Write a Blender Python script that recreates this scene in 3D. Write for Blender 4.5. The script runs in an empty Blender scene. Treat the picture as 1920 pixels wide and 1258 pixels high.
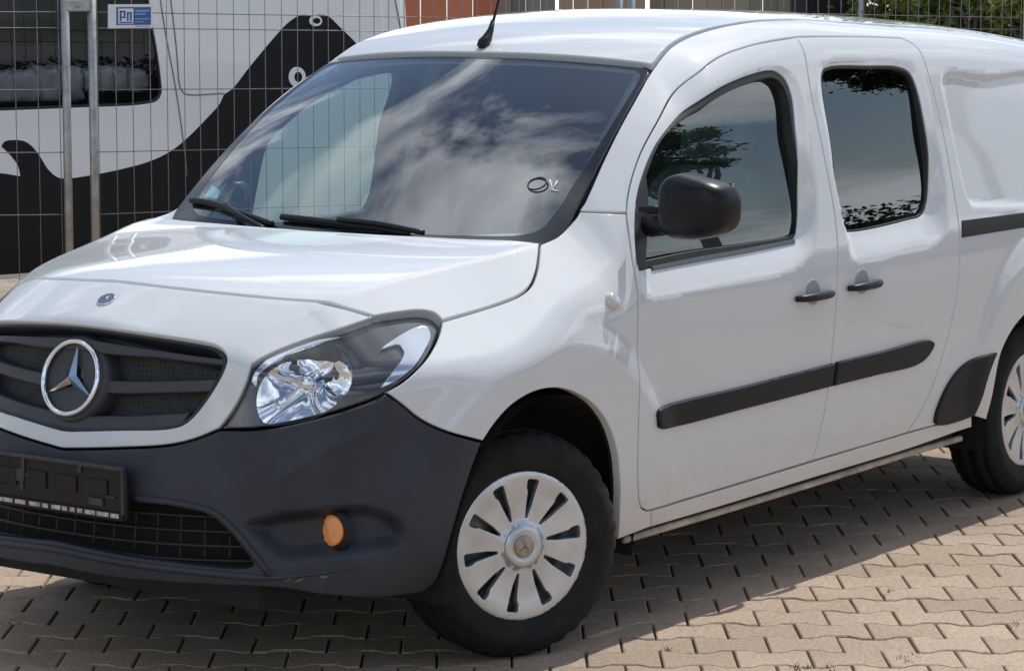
import bpy, math, random
import numpy as np
from mathutils import Vector, Matrix
from mathutils.geometry import delaunay_2d_cdt
random.seed(7); rng = np.random.default_rng(7)
SC = bpy.context.scene
COL = SC.collection
R = math.radians

# ------------------------------------------------------------------ camera
# the van frame: x runs rearward from the front axle, y to the van's right, z up
CAM = np.array([-6.1319, -5.1567, 1.8024]); YAW, PIT, ROL, FPX = .6222, .1219, .0018, 5213.5
PW, PH = 1920, 1258
_d = np.array([math.cos(PIT)*math.cos(YAW), math.cos(PIT)*math.sin(YAW), -math.sin(PIT)])
_r = np.cross(_d, [0, 0, 1.]); _r /= np.linalg.norm(_r); _u = np.cross(_r, _d)
CR = math.cos(ROL)*_r + math.sin(ROL)*_u; CU = -math.sin(ROL)*_r + math.cos(ROL)*_u
cam = bpy.data.cameras.new('camera'); cam_o = bpy.data.objects.new('camera', cam); COL.objects.link(cam_o)
cam_o.matrix_world = Matrix(((CR[0], CU[0], -_d[0], CAM[0]), (CR[1], CU[1], -_d[1], CAM[1]), (CR[2], CU[2], -_d[2], CAM[2]), (0, 0, 0, 1)))
cam.sensor_fit = 'HORIZONTAL'; cam.sensor_width = 36; cam.lens = FPX/PW*36; cam.clip_end = 2000
SC.camera = cam_o
# ------------------------------------------------------------------ sky and sun
SUN_EL, SUN_AZ = R(56), R(3.5)          # from behind the van, a touch to its right
W = bpy.data.worlds.new('World'); SC.world = W; W.use_nodes = True
nt = W.node_tree; N = nt.nodes; L = nt.links; N.clear()
wo = N.new('ShaderNodeOutputWorld'); bg = N.new('ShaderNodeBackground'); bg.inputs['Strength'].default_value = .103
sky = N.new('ShaderNodeTexSky'); sky.sky_type = 'NISHITA'; sky.sun_disc = False
sky.sun_elevation = SUN_EL; sky.sun_rotation = math.pi/2 - SUN_AZ; sky.air_density = 1.1; sky.dust_density = .6; sky.ozone_density = 1.2
tc = N.new('ShaderNodeTexCoord'); mp = N.new('ShaderNodeMapping'); mp.inputs['Scale'].default_value = (1, 1, 2.6); mp.inputs['Location'].default_value = (2.44, -2.22, 5.37)
nz = N.new('ShaderNodeTexNoise'); nz.inputs['Scale'].default_value = 2.3; nz.inputs['Detail'].default_value = 9; nz.inputs['Roughness'].default_value = .58; nz.inputs['Distortion'].default_value = .35
cr = N.new('ShaderNodeValToRGB'); cr.color_ramp.elements[0].position = .49; cr.color_ramp.elements[1].position = .59
nz2 = N.new('ShaderNodeTexNoise'); nz2.inputs['Scale'].default_value = 4.1; nz2.inputs['Detail'].default_value = 6
cr2 = N.new('ShaderNodeValToRGB'); cr2.color_ramp.elements[0].position = .35; cr2.color_ramp.elements[0].color = (5.0, 5.8, 7.2, 1); cr2.color_ramp.elements[1].position = .7; cr2.color_ramp.elements[1].color = (17, 17.6, 18.6, 1)
mx = N.new('ShaderNodeMix'); mx.data_type = 'RGBA'
L.new(tc.outputs['Generated'], mp.inputs['Vector']); L.new(mp.outputs[0], nz.inputs['Vector']); L.new(mp.outputs[0], nz2.inputs['Vector'])
L.new(nz.outputs['Fac'], cr.inputs['Fac']); L.new(nz2.outputs['Fac'], cr2.inputs['Fac'])
L.new(cr.outputs['Color'], mx.inputs[0]); L.new(sky.outputs['Color'], mx.inputs[6]); L.new(cr2.outputs['Color'], mx.inputs[7])
L.new(mx.outputs[2], bg.inputs['Color']); L.new(bg.outputs[0], wo.inputs['Surface'])
sl = bpy.data.lights.new('sun', 'SUN'); sl.energy = 3.35; sl.angle = R(.53); sl.color = (1, .955, .89)
so = bpy.data.objects.new('sun', sl); COL.objects.link(so)
sdir = Vector((math.cos(SUN_EL)*math.cos(SUN_AZ), math.cos(SUN_EL)*math.sin(SUN_AZ), math.sin(SUN_EL)))
so.rotation_euler = sdir.to_track_quat('Z', 'Y').to_euler(); so.location = (10, 0, 20)
SC.view_settings.view_transform = 'Standard'; SC.view_settings.look = 'None'; SC.view_settings.exposure = .03; SC.view_settings.gamma = 1
SC.cycles.max_bounces = 6; SC.cycles.transparent_max_bounces = 14; SC.cycles.use_denoising = True
SC.cycles.caustics_reflective = False; SC.cycles.caustics_refractive = False

# ------------------------------------------------------------------ materials
MATS = {}
def mat(name, col, rough=.5, metal=0., coat=0., spec=.5, var=0., vscale=8., col2=None, bump=0., bscale=60., rvar=0., coords='Object'):
    m = bpy.data.materials.new(name); m.use_nodes = True; t = m.node_tree; b = t.nodes['Principled BSDF']
    b.inputs['Base Color'].default_value = (*col, 1); b.inputs['Roughness'].default_value = rough; b.inputs['Metallic'].default_value = metal
    b.inputs['Coat Weight'].default_value = coat; b.inputs['Coat Roughness'].default_value = .03; b.inputs['Specular IOR Level'].default_value = spec
    if var or bump or rvar or col2:
        c = t.nodes.new('ShaderNodeTexCoord')
        n = t.nodes.new('ShaderNodeTexNoise'); n.inputs['Scale'].default_value = vscale; n.inputs['Detail'].default_value = 6; n.inputs['Roughness'].default_value = .6
        t.links.new(c.outputs[coords], n.inputs['Vector'])
        if var or col2:
            r = t.nodes.new('ShaderNodeValToRGB'); e = r.color_ramp.elements; e[0].position = .33; e[1].position = .68
            c2 = col2 or tuple(min(1, v*(1+var)) for v in col); c1 = col if col2 else tuple(v*(1-var) for v in col)
            e[0].color = (*c1, 1); e[1].color = (*c2, 1)
            t.links.new(n.outputs['Fac'], r.inputs['Fac']); t.links.new(r.outputs['Color'], b.inputs['Base Color'])
        if rvar:
            mr = t.nodes.new('ShaderNodeMapRange'); mr.inputs['To Min'].default_value = max(0, rough-rvar); mr.inputs['To Max'].default_value = rough+rvar
            t.links.new(n.outputs['Fac'], mr.inputs['Value']); t.links.new(mr.outputs[0], b.inputs['Roughness'])
        if bump:
            n2 = t.nodes.new('ShaderNodeTexNoise'); n2.inputs['Scale'].default_value = bscale; n2.inputs['Detail'].default_value = 4
            t.links.new(c.outputs[coords], n2.inputs['Vector'])
            bp = t.nodes.new('ShaderNodeBump'); bp.inputs['Strength'].default_value = bump; bp.inputs['Distance'].default_value = .004
            t.links.new(n2.outputs['Fac'], bp.inputs['Height']); t.links.new(bp.outputs[0], b.inputs['Normal'])
    MATS[name] = m; return m
def glass(name, tint, refl=1.0, ior=1.52, rough=0.):
    m = bpy.data.materials.new(name); m.use_nodes = True; t = m.node_tree; t.nodes.clear()
    o = t.nodes.new('ShaderNodeOutputMaterial'); tr = t.nodes.new('ShaderNodeBsdfTransparent'); tr.inputs[0].default_value = (*tint, 1)
    g = t.nodes.new('ShaderNodeBsdfGlossy'); g.inputs['Roughness'].default_value = rough; g.inputs['Color'].default_value = (1, 1, 1, 1)
    ge = t.nodes.new('ShaderNodeNewGeometry'); dt = t.nodes.new('ShaderNodeVectorMath'); dt.operation = 'DOT_PRODUCT'; t.links.new(ge.outputs['Incoming'], dt.inputs[0]); t.links.new(ge.outputs['Normal'], dt.inputs[1])
    def mth(op, a=None, b=None, va=None, vb=None):
        n_ = t.nodes.new('ShaderNodeMath'); n_.operation = op
        for i_, (l_, v_) in enumerate(((a, va), (b, vb))):
            if l_ is not None: t.links.new(l_, n_.inputs[i_])
            elif v_ is not None: n_.inputs[i_].default_value = v_
        return n_.outputs[0]
    r0 = ((ior-1)/(ior+1))**2*1.9; c5 = mth('POWER', mth('SUBTRACT', None, mth('ABSOLUTE', dt.outputs['Value']), 1.), None, None, 5.); fr = mth('ADD', mth('MULTIPLY', c5, None, None, 1-r0), None, None, r0)
    mu = t.nodes.new('ShaderNodeMath'); mu.operation = 'MULTIPLY'; mu.inputs[1].default_value = refl; mu.use_clamp = True
    x = t.nodes.new('ShaderNodeMixShader'); t.links.new(fr, mu.inputs[0]); t.links.new(mu.outputs[0], x.inputs[0])
    t.links.new(tr.outputs[0], x.inputs[1]); t.links.new(g.outputs[0], x.inputs[2]); t.links.new(x.outputs[0], o.inputs[0])
    MATS[name] = m; return m
def paint_dirty(name, col, dirt, z0, z1):
    """gloss paint with road film that gets denser low down on the body, streaked by noise"""
    m = mat(name, col, .55, 0, 1., .15); t = m.node_tree; b = t.nodes['Principled BSDF']
    c = t.nodes.new('ShaderNodeTexCoord'); g = t.nodes.new('ShaderNodeNewGeometry'); sx = t.nodes.new('ShaderNodeSeparateXYZ'); t.links.new(g.outputs['Position'], sx.inputs[0])
    mr = t.nodes.new('ShaderNodeMapRange'); mr.inputs['From Min'].default_value = z1; mr.inputs['From Max'].default_value = z0; t.links.new(sx.outputs['Z'], mr.inputs['Value'])
    n = t.nodes.new('ShaderNodeTexNoise'); n.inputs['Scale'].default_value = 9; n.inputs['Detail'].default_value = 8; t.links.new(c.outputs['Object'], n.inputs['Vector'])
    mu = t.nodes.new('ShaderNodeMath'); mu.operation = 'MULTIPLY'; t.links.new(mr.outputs[0], mu.inputs[0]); t.links.new(n.outputs['Fac'], mu.inputs[1])
    mi = t.nodes.new('ShaderNodeMix'); mi.data_type = 'RGBA'; mi.inputs[6].default_value = (*col, 1); mi.inputs[7].default_value = (*dirt, 1)
    t.links.new(mu.outputs[0], mi.inputs[0]); t.links.new(mi.outputs[2], b.inputs['Base Color'])
    return m
WHITE = paint_dirty('white_paint', (.655, .678, .695), (.58, .53, .46), .22, .60)
PLASTIC = mat('dark_plastic', (.030, .034, .046), .44, var=.28, vscale=5, bump=.45, bscale=420, rvar=.10, spec=.4)
BLACKP = mat('black_plastic', (.010, .010, .012), .42, var=.2, vscale=6, spec=.3)
RUBBER = mat('seal_rubber', (.010, .010, .011), .5)
GLOSSB = mat('gloss_black', (.008, .008, .010), .12, coat=.6)
MOULD = mat('moulding_plastic', (.0085, .0095, .0125), .50, spec=.25, var=.25, vscale=5, bump=.2, bscale=500)
TYRE = mat('tyre_rubber', (.0135, .0132, .013), .78, spec=.3, var=.35, vscale=14, bump=.4, bscale=120)
COVER = mat('wheel_cover_silver', (.60, .635, .675), .30, .7, var=.14, vscale=10, col2=None, rvar=.1)
STEEL = mat('steel_rim', (.22, .22, .22), .5, .6, var=.3, vscale=20)
CHROME = mat('chrome', (.86, .87, .89), .07, 1.)
REFLECT = mat('lamp_reflector', (.90, .91, .93), .05, 1.)
BEZEL = mat('lamp_bezel', (.045, .046, .052), .20, .3)
DARK = mat('dark_void', (.006, .006, .006), .9)
UNDER = mat('underbody', (.02, .02, .019), .85, var=.3)
LINER = mat('wheel_liner', (.012, .012, .012), .9)
DASH = mat('dashboard', (.34, .36, .34), .5, var=.15)
SEAT = mat('seat_cloth', (.13, .15, .165), .9, var=.2, vscale=30, bump=.3, bscale=300)
TRIM_IN = mat('interior_trim', (.10, .105, .11), .8)
HEADLINER = mat('headliner', (.35, .35, .34), .95)
AMBER = mat('amber_lens', (.95, .36, .11), .12, coat=1.)
CLEARIND = mat('clear_indicator', (.55, .54, .50), .15, coat=1.)
GLASS_W = glass('windscreen_glass', (.80, .96, .90), 2.4)
GLASS_F = glass('door_glass', (.74, .88, .82), 1.6)
GLASS_D = glass('privacy_glass', (.03, .034, .036), 1.5)
LENS = glass('lamp_lens', (.95, .96, .97), .75)

# ------------------------------------------------------------------ object helpers
def link(o, parent=None):
    COL.objects.link(o)
    if parent is not None: o.parent = parent
    return o
def mesh_obj(name, V, Fc, material, parent=None, normals=None, smooth=True):
    me = bpy.data.meshes.new(name)
    me.from_pydata([tuple(map(float, v)) for v in V], [], [tuple(int(i) for i in f) for f in Fc])
    if material: me.materials.append(material)
    me.polygons.foreach_set('use_smooth', [smooth]*len(me.polygons)); me.update()
    if normals is not None:
        me.normals_split_custom_set_from_vertices([tuple(map(float, n)) for n in normals])
    return link(bpy.data.objects.new(name, me), parent)
def empty(name, loc=(0, 0, 0), label=None, cat=None, group=None):
    o = bpy.data.objects.new(name, None); o.location = loc; o.empty_display_size = .2; COL.objects.link(o)
    if label: tag(o, label, cat, group)
    return o
def tag(o, label=None, cat=None, group=None, kind=None):
    if label: o['label'] = label
    if cat: o['category'] = cat
    if group: o['group'] = group
    if kind: o['kind'] = kind
    return o
def mirror_of(o, parent):
    me = o.data; n = len(me.vertices); co = np.empty(n*3, np.float32); me.vertices.foreach_get('co', co); co = co.reshape(-1, 3).copy(); co[:, 1] *= -1
    faces = [tuple(reversed(p.vertices)) for p in me.polygons]
    nm = None
    if me.has_custom_normals:
        nm = np.zeros((n, 3)); ln = np.empty(len(me.loops)*3, np.float32); me.corner_normals.foreach_get('vector', ln); ln = ln.reshape(-1, 3)
        vi = np.empty(len(me.loops), np.int32); me.loops.foreach_get('vertex_index', vi); nm[vi] = ln; nm[:, 1] *= -1
    m2 = mesh_obj(o.name.split('.')[0], co, faces, None, parent, nm, smooth=bool(me.polygons[0].use_smooth) if len(me.polygons) else True)
    for mt in me.materials: m2.data.materials.append(mt)
    return m2
def box(name, c, s, material, parent=None, rot=None, bev=.0):
    x, y, z = (v/2 for v in s); V = np.array([(a*x, b*y, d*z) for a in (-1, 1) for b in (-1, 1) for d in (-1, 1)])
    Fc = [(0, 1, 3, 2), (4, 6, 7, 5), (0, 4, 5, 1), (2, 3, 7, 6), (0, 2, 6, 4), (1, 5, 7, 3)]
    if rot is not None: V = V @ np.array(rot).T
    V = V + np.array(c); o = mesh_obj(name, V, Fc, material, parent, smooth=False)
    if bev: b = o.modifiers.new('bevel', 'BEVEL'); b.width = bev; b.segments = 3; b.harden_normals = False
    return o
def tube(name, path, rad, material, parent=None, seg=10, closed=False, cap=True):
    path = np.asarray(path, float); n = len(path); rad = np.broadcast_to(np.asarray(rad, float), (n,))
    T = np.gradient(path, axis=0) if not closed else np.roll(path, -1, 0)-np.roll(path, 1, 0); T /= np.linalg.norm(T, axis=1)[:, None]
    ref = np.array([0, 0, 1.]) if abs(T[0][2]) < .9 else np.array([0, 1., 0]); V = []
    if closed: ref = np.cross(path[0]-path.mean(0), path[n//4]-path.mean(0)); ref /= np.linalg.norm(ref)
    for i in range(n):
        a = np.cross(T[i], ref); a /= np.linalg.norm(a); b = np.cross(T[i], a)
        for k in range(seg):
            t = 2*math.pi*k/seg; V.append(path[i]+rad[i]*(math.cos(t)*a+math.sin(t)*b))
    Fc = []
    for i in range(n if closed else n-1):
        j = (i+1) % n
        for k in range(seg): Fc.append((i*seg+k, i*seg+(k+1) % seg, j*seg+(k+1) % seg, j*seg+k))
    if cap and not closed: Fc += [tuple(reversed(range(seg))), tuple((n-1)*seg+k for k in range(seg))]
    return mesh_obj(name, V, Fc, material, parent)
def lathe(name, prof, axis_o, axis_d, material, parent=None, seg=48):
    """prof: list of (distance along the axis, radius)"""
    d = np.asarray(axis_d, float); d /= np.linalg.norm(d); ref = np.array([0, 0, 1.]) if abs(d[2]) < .9 else np.array([1., 0, 0])
    a = np.cross(ref, d); a /= np.linalg.norm(a); b = np.cross(d, a); V = []
    for (h, r) in prof:
        for k in range(seg):
            t = 2*math.pi*k/seg; V.append(np.asarray(axis_o)+d*h+r*(math.cos(t)*a+math.sin(t)*b))
    Fc = [(i*seg+k, i*seg+(k+1) % seg, (i+1)*seg+(k+1) % seg, (i+1)*seg+k) for i in range(len(prof)-1) for k in range(seg)]
    return mesh_obj(name, V, Fc, material, parent)
def superell(name, c, s, material, parent=None, e1=.5, e2=.5, rot=None, nu=40, nv=24, warp=None):
    def p(v, e): return np.sign(v)*np.abs(v)**e
    u = np.linspace(-math.pi, math.pi, nu, endpoint=False); v = np.linspace(-math.pi/2, math.pi/2, nv)
    V = []
    for b in v:
        for a in u: V.append((s[0]*p(math.cos(b), e1)*p(math.cos(a), e2), s[1]*p(math.cos(b), e1)*p(math.sin(a), e2), s[2]*p(math.sin(b), e1)))
    V = np.array(V)
    if warp: V = warp(V)
    if rot is not None: V = V @ np.array(rot).T
    V = V+np.array(c)
    Fc = [(i*nu+k, i*nu+(k+1) % nu, (i+1)*nu+(k+1) % nu, (i+1)*nu+k) for i in range(nv-1) for k in range(nu)]
    return mesh_obj(name, V, Fc, material, parent)

# ------------------------------------------------------------------ curves and the van's master surface
class PC:
    """monotone cubic through points"""
    def __init__(s, pts):
        a = np.array(pts, float); s.x, s.y = a[:, 0], a[:, 1]; h = np.diff(s.x); d = np.diff(s.y)/h; m = np.zeros(len(s.x)); m[0], m[-1] = d[0], d[-1]
        for i in range(1, len(m)-1):
            if d[i-1]*d[i] > 0: w1, w2 = 2*h[i]+h[i-1], h[i]+2*h[i-1]; m[i] = (w1+w2)/(w1/d[i-1]+w2/d[i])
        s.m = m; s.h = h
    def __call__(s, q):
        q = np.clip(np.asarray(q, float), s.x[0], s.x[-1]); i = np.clip(np.searchsorted(s.x, q)-1, 0, len(s.h)-1); h = s.h[i]; t = (q-s.x[i])/h
        return (2*t**3-3*t**2+1)*s.y[i]+(t**3-2*t**2+t)*h*s.m[i]+(3*t**2-2*t**3)*s.y[i+1]+(t**3-t**2)*h*s.m[i+1]
def sstep(t): t = np.clip(t, 0, 1); return t*t*(3-2*t)
wb = PC([(.12, .84), (.20, .862), (.25, .884), (.30, .901), (.36, .910), (.5, .9165), (.65, .919), (.8, .919), (.92, .915), (1.0, .908), (1.05, .900), (1.1, .890), (1.2, .869), (1.3, .847), (1.4, .822), (1.5, .793), (1.6, .758), (1.7, .715), (1.85, .63)])
ab = PC([(.12, .86), (.18, .905), (.22, .955), (.28, .993), (.34, 1.002), (.40, .996), (.48, .986), (.56, .978), (.63, .966), (.72, .946), (.80, .930), (.88, .918), (.95, .908), (1.2, .88)])
zc = PC([(-1.3, .70), (-1.0, .87), (-.92, .935), (-.86, .975), (-.80, 1.010), (-.735, 1.043), (-.65, 1.066), (-.5, 1.085), (-.3, 1.100), (-.1, 1.112), (.12, 1.124), (.5, 1.14)])
yb_ = PC([(-1.1, .38), (-.85, .44), (-.54, .555), (-.2, .645), (.174, .732), (.273, .729), (.355, .726), (.415, .722), (.519, .706), (.629, .688), (.750, .664), (.906, .622), (1.044, .598), (1.203, .582), (1.384, .575), (1.620, .574), (1.802, .577), (2.335, .588), (3.0, .590), (3.9, .57)])
zb_ = PC([(.0, 1.09), (.174, 1.117), (.273, 1.137), (.355, 1.181), (.415, 1.238), (.519, 1.331), (.629, 1.419), (.750, 1.500), (.906, 1.585), (1.044, 1.651), (1.203, 1.686), (1.384, 1.709), (1.620, 1.724), (1.802, 1.726), (1.95, 1.722), (2.335, 1.706), (3.0, 1.680), (3.4, 1.65), (3.9, 1.60)])
mm = PC([(-1.1, .50), (-.6, .72), (-.2, .80), (.1, .85), (.3, .95), (.6, 1.25), (.85, .95), (1.05, .48), (1.3, .27), (2, .23), (3.9, .25)])
kk = PC([(-1.2, .03), (-.5, .035), (0, .045), (.4, .06), (1, .08), (3.9, .08)])
NEXP = 2.35
def T_in(x, ay):
    c = np.interp(x, [-.6, .1], [.6, .15]); k = np.interp(x, [-.7, -.54, -.2, .18], [.145, .14, .07, 0])
    return zc(x-c*ay**2)-k*ay**2
def T_top(x, ay):
    yb = yb_(x); am = np.minimum(ay, yb); w_ = sstep((.21-x)/.16); zb = w_*T_in(x, yb)+(1-w_)*zb_(x); zin = w_*T_in(x, am)+(1-w_)*(zb_(x)+.25*(yb-am))
    return np.where(ay <= yb, zin, zb-mm(x)*(ay-yb))
class Grid:
    def __init__(s, x0, x1, y0, y1, h): s.x0, s.y0, s.h = x0, y0, h; s.nx, s.ny = int((x1-x0)/h)+2, int((y1-y0)/h)+2; s.v = np.zeros((s.nx, s.ny))
    def pts(s):
        X, Y = np.meshgrid(s.x0+s.h*np.arange(s.nx), s.y0+s.h*np.arange(s.ny), indexing='ij'); return np.c_[X.ravel(), Y.ravel()]
    def __call__(s, x, y):
        a = np.clip((x-s.x0)/s.h, 0, s.nx-1.001); b = np.clip((y-s.y0)/s.h, 0, s.ny-1.001); i, j = a.astype(int), b.astype(int); a, b = a-i, b-j; v = s.v
        return v[i, j]*(1-a)*(1-b)+v[i+1, j]*a*(1-b)+v[i, j+1]*(1-a)*b+v[i+1, j+1]*a*b
DS = Grid(-.7, 3.9, .2, 1.75, .005)       # side pressings, by (x, z), positive = outward
DF = Grid(0, 1.5, .15, 1.1, .004)         # bumper pressings, by (angle, z)
def Fbody(P):
    x, y, z = P[..., 0], P[..., 1], P[..., 2]; ay = np.abs(y)
    w = wb(z)*(1-.02*np.clip((x-2.4)/1.4, 0, 1)**2); a = ab(z)
    f1 = (((np.maximum(-x, 0)/a)**NEXP+(ay/w)**NEXP)**(1/NEXP)-1)*w-DS(x, z)
    f1 = f1-np.where(x < 0, DF(np.arctan2(ay, np.maximum(-x, 1e-6)), z), 0)
    f2 = (z-T_top(x, ay))*.85
    k = kk(x); h = np.clip(.5+.5*(f1-f2)/k, 0, 1)
    return f2*(1-h)+f1*h+k*h*(1-h)
def normals_of(P, F=Fbody, e=.004):
    P = np.asarray(P); G = np.stack([F(P+np.eye(3)[i]*e)-F(P-np.eye(3)[i]*e) for i in range(3)], -1)
    return G/np.maximum(np.linalg.norm(G, axis=-1, keepdims=True), 1e-9)
def root(P0, D, t0, t1, F=Fbody, n=14, it=13):
    """first crossing from outside (F>0) along P0 + D t"""
    N_ = len(P0); D = np.broadcast_to(D, P0.shape); ts = np.linspace(t0, t1, n)
    vals = F(P0[None]+D[None]*ts[:, None, None]); neg = vals <= 0; found = neg.any(0); k = np.maximum(neg.argmax(0), 1); k = np.where(found, k, n-1); ar = np.arange(N_)
    lo, hi, vl, vh = ts[k-1].copy(), ts[k].copy(), vals[k-1, ar], vals[k, ar]
    for i in range(it):
        m = (lo+hi)/2 if i % 2 else np.clip(lo+(hi-lo)*np.where(vl-vh > 1e-12, vl/np.maximum(vl-vh, 1e-12), .5), np.minimum(lo, hi)+.05*abs(hi-lo), np.maximum(lo, hi)-.05*abs(hi-lo))
        v = F(P0+D*m[:, None]); o = v > 0; lo = np.where(o, m, lo); vl = np.where(o, v, vl); hi = np.where(o, hi, m); vh = np.where(o, vh, v)
    t = lo+(hi-lo)*np.where(vl-vh > 1e-12, vl/np.maximum(vl-vh, 1e-12), .5)
    return P0+D*t[:, None], found
class ChartSide:                          # (x, z), left flank
    def ev(s, uv):
        P0 = np.c_[uv[:, 0], np.zeros(len(uv)), uv[:, 1]]; return root(P0, np.array([0, 1., 0]), -1.05, -.45, n=13)[0]
    def uv(s, P): return np.c_[P[:, 0], P[:, 2]]
    def nrm(s, P): return normals_of(P)
class ChartFront:                         # (angle * .9, z)
    def ev(s, uv):
        ph = uv[:, 0]/.9; return root(np.c_[np.zeros((len(ph), 2)), uv[:, 1]], np.c_[-np.cos(ph), np.sin(ph), np.zeros(len(ph))], 1.12, .35, n=18)[0]
    def uv(s, P): return np.c_[np.arctan2(P[:, 1], -P[:, 0])*.9, P[:, 2]]
    def nrm(s, P): return normals_of(P)
class ChartTop:                           # (x, y), the bonnet
    def ev(s, uv): return root(np.c_[uv, np.zeros(len(uv))], np.array([0, 0, 1.]), 1.2, .7, n=20)[0]
    def uv(s, P): return P[:, :2].copy()
    def nrm(s, P): return normals_of(P)
class ChartFn:                            # any explicit surface
    def __init__(s, fn, inv): s.fn, s.uv = fn, inv
    def ev(s, uv): return s.fn(uv)
    def nrm(s, P):
        uv = s.uv(P); e = .003; a = s.fn(uv+[e, 0])-s.fn(uv-[e, 0]); b = s.fn(uv+[0, e])-s.fn(uv-[0, e]); n = np.cross(a, b); n /= np.maximum(np.linalg.norm(n, axis=1)[:, None], 1e-12)
        return n*s.sgn
    sgn = 1
SIDE, FRONT, TOP = ChartSide(), ChartFront(), ChartTop()
def ray_dirs(px):
    px = np.asarray(px, float)[:, :2]; D = _d+((px[:, :1]-PW/2)/FPX)*CR-((px[:, 1:]-PH/2)/FPX)*CU; return D/np.linalg.norm(D, axis=1)[:, None]
def cast(px, off=0.):
    """where the measured sight lines of photograph points meet the van's skin"""
    D = ray_dirs(px); P, ok = root(np.broadcast_to(CAM, D.shape).copy(), D, 4.5, 11.5, F=(lambda q: Fbody(q)-off), n=700, it=16)
    if not ok.all(): print('MISSED', np.asarray(px)[~ok])
    return P
def at_plane(px, y=None, x=None, z=None):
    D = ray_dirs([px])[0]; k = 1 if y is not None else (0 if x is not None else 2); v = y if y is not None else (x if x is not None else z)
    return CAM+D*(v-CAM[k])/D[k]
def catmull(seg, step):
    seg = np.asarray(seg, float)
    if len(seg) == 2:
        n = max(1, int(np.linalg.norm(seg[1]-seg[0])/step)); return seg[0]+(seg[1]-seg[0])*np.linspace(0, 1, n+1)[:, None]
    p = np.vstack([2*seg[0]-seg[1], seg, 2*seg[-1]-seg[-2]]); out = []
    for i in range(1, len(p)-2):
        d = lambda a, b: max(np.linalg.norm(p[a]-p[b]), 1e-9)**.5
        t0, t1 = 0, d(i-1, i); t2 = t1+d(i, i+1); t3 = t2+d(i+1, i+2); n = max(1, int(np.linalg.norm(p[i+1]-p[i])/step+.5))
        for t in np.linspace(t1, t2, n, endpoint=False):
            A1 = (t1-t)/(t1-t0)*p[i-1]+(t-t0)/(t1-t0)*p[i]; A2 = (t2-t)/(t2-t1)*p[i]+(t-t1)/(t2-t1)*p[i+1]; A3 = (t3-t)/(t3-t2)*p[i+1]+(t-t2)/(t3-t2)*p[i+2]
            B1 = (t2-t)/(t2-t0)*A1+(t-t0)/(t2-t0)*A2; B2 = (t3-t)/(t3-t1)*A2+(t-t1)/(t3-t1)*A3
            out.append((t2-t)/(t2-t1)*B1+(t-t1)/(t2-t1)*B2)
    out.append(p[-2]); return np.array(out)
def smooth_path(uv, corner, step=.012, closed=True):
    """uv control points, corner flags -> dense curve (closed: last joins first)"""
    uv = np.asarray(uv, float); n = len(uv); cs = [i for i in range(n) if corner[i]]
    if not closed:
        cs = sorted(set([0]+cs+[n-1])); out = []
        for a, b in zip(cs[:-1], cs[1:]): out.append(catmull(uv[a:b+1], step)[:-1])
        return np.vstack(out+[uv[-1:]])
    if not cs:
        p = np.vstack([uv[-2:], uv, uv[:3]]); d = catmull(p, step); a = np.argmin(((d-uv[0])**2).sum(1)[:len(d)//2]); d2 = d[a:]; b = len(d2)-1-np.argmin(((d2[::-1]-uv[0])**2).sum(1)[:len(d2)//3]); return d2[:b]
    out = []
    for q, a in enumerate(cs):
        b = cs[(q+1) % len(cs)]; idx = list(range(a, b+1)) if b > a else list(range(a, n))+list(range(0, b+1)); out.append(catmull(uv[idx], step)[:-1])
    return np.vstack(out)
def trace(px, chart, step=.012, closed=True, off=0.):
    """outline measured in the photograph -> outline on the chart; 3-tuples are corners"""
    uv = chart.uv(cast([p[:2] for p in px], off)); return smooth_path(uv, [len(p) > 2 for p in px], step, closed)
def area2(p): return np.sum(p[:, 0]*np.roll(p[:, 1], -1)-np.roll(p[:, 0], -1)*p[:, 1])
def inside(pts, poly):
    x, y = pts[:, 0], pts[:, 1]; c = np.zeros(len(pts), bool); a = poly; b = np.roll(poly, -1, 0)
    for (x1, y1), (x2, y2) in zip(a, b):
        if y1 == y2: continue
        c ^= ((y1 > y) != (y2 > y)) & (x < (x2-x1)*(y-y1)/(y2-y1)+x1)
    return c
def seg_dist(pts, poly, closed=True):
    d = np.full(len(pts), 9.); a = poly if closed else poly[:-1]; b = np.roll(poly, -1, 0) if closed else poly[1:]
    for p, q in zip(a, b):
        v = q-p; L2 = v@v
        if L2 < 1e-14: continue
        t = np.clip(((pts-p)@v)/L2, 0, 1); d = np.minimum(d, np.hypot(*(pts-p-t[:, None]*v).T))
    return d
def dedupe(p, eps=.0015):
    keep = [0]
    for i in range(1, len(p)):
        if np.linalg.norm(p[i]-p[keep[-1]]) > eps: keep.append(i)
    if np.linalg.norm(p[keep[-1]]-p[0]) < eps: keep.pop()
    return p[keep]
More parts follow.
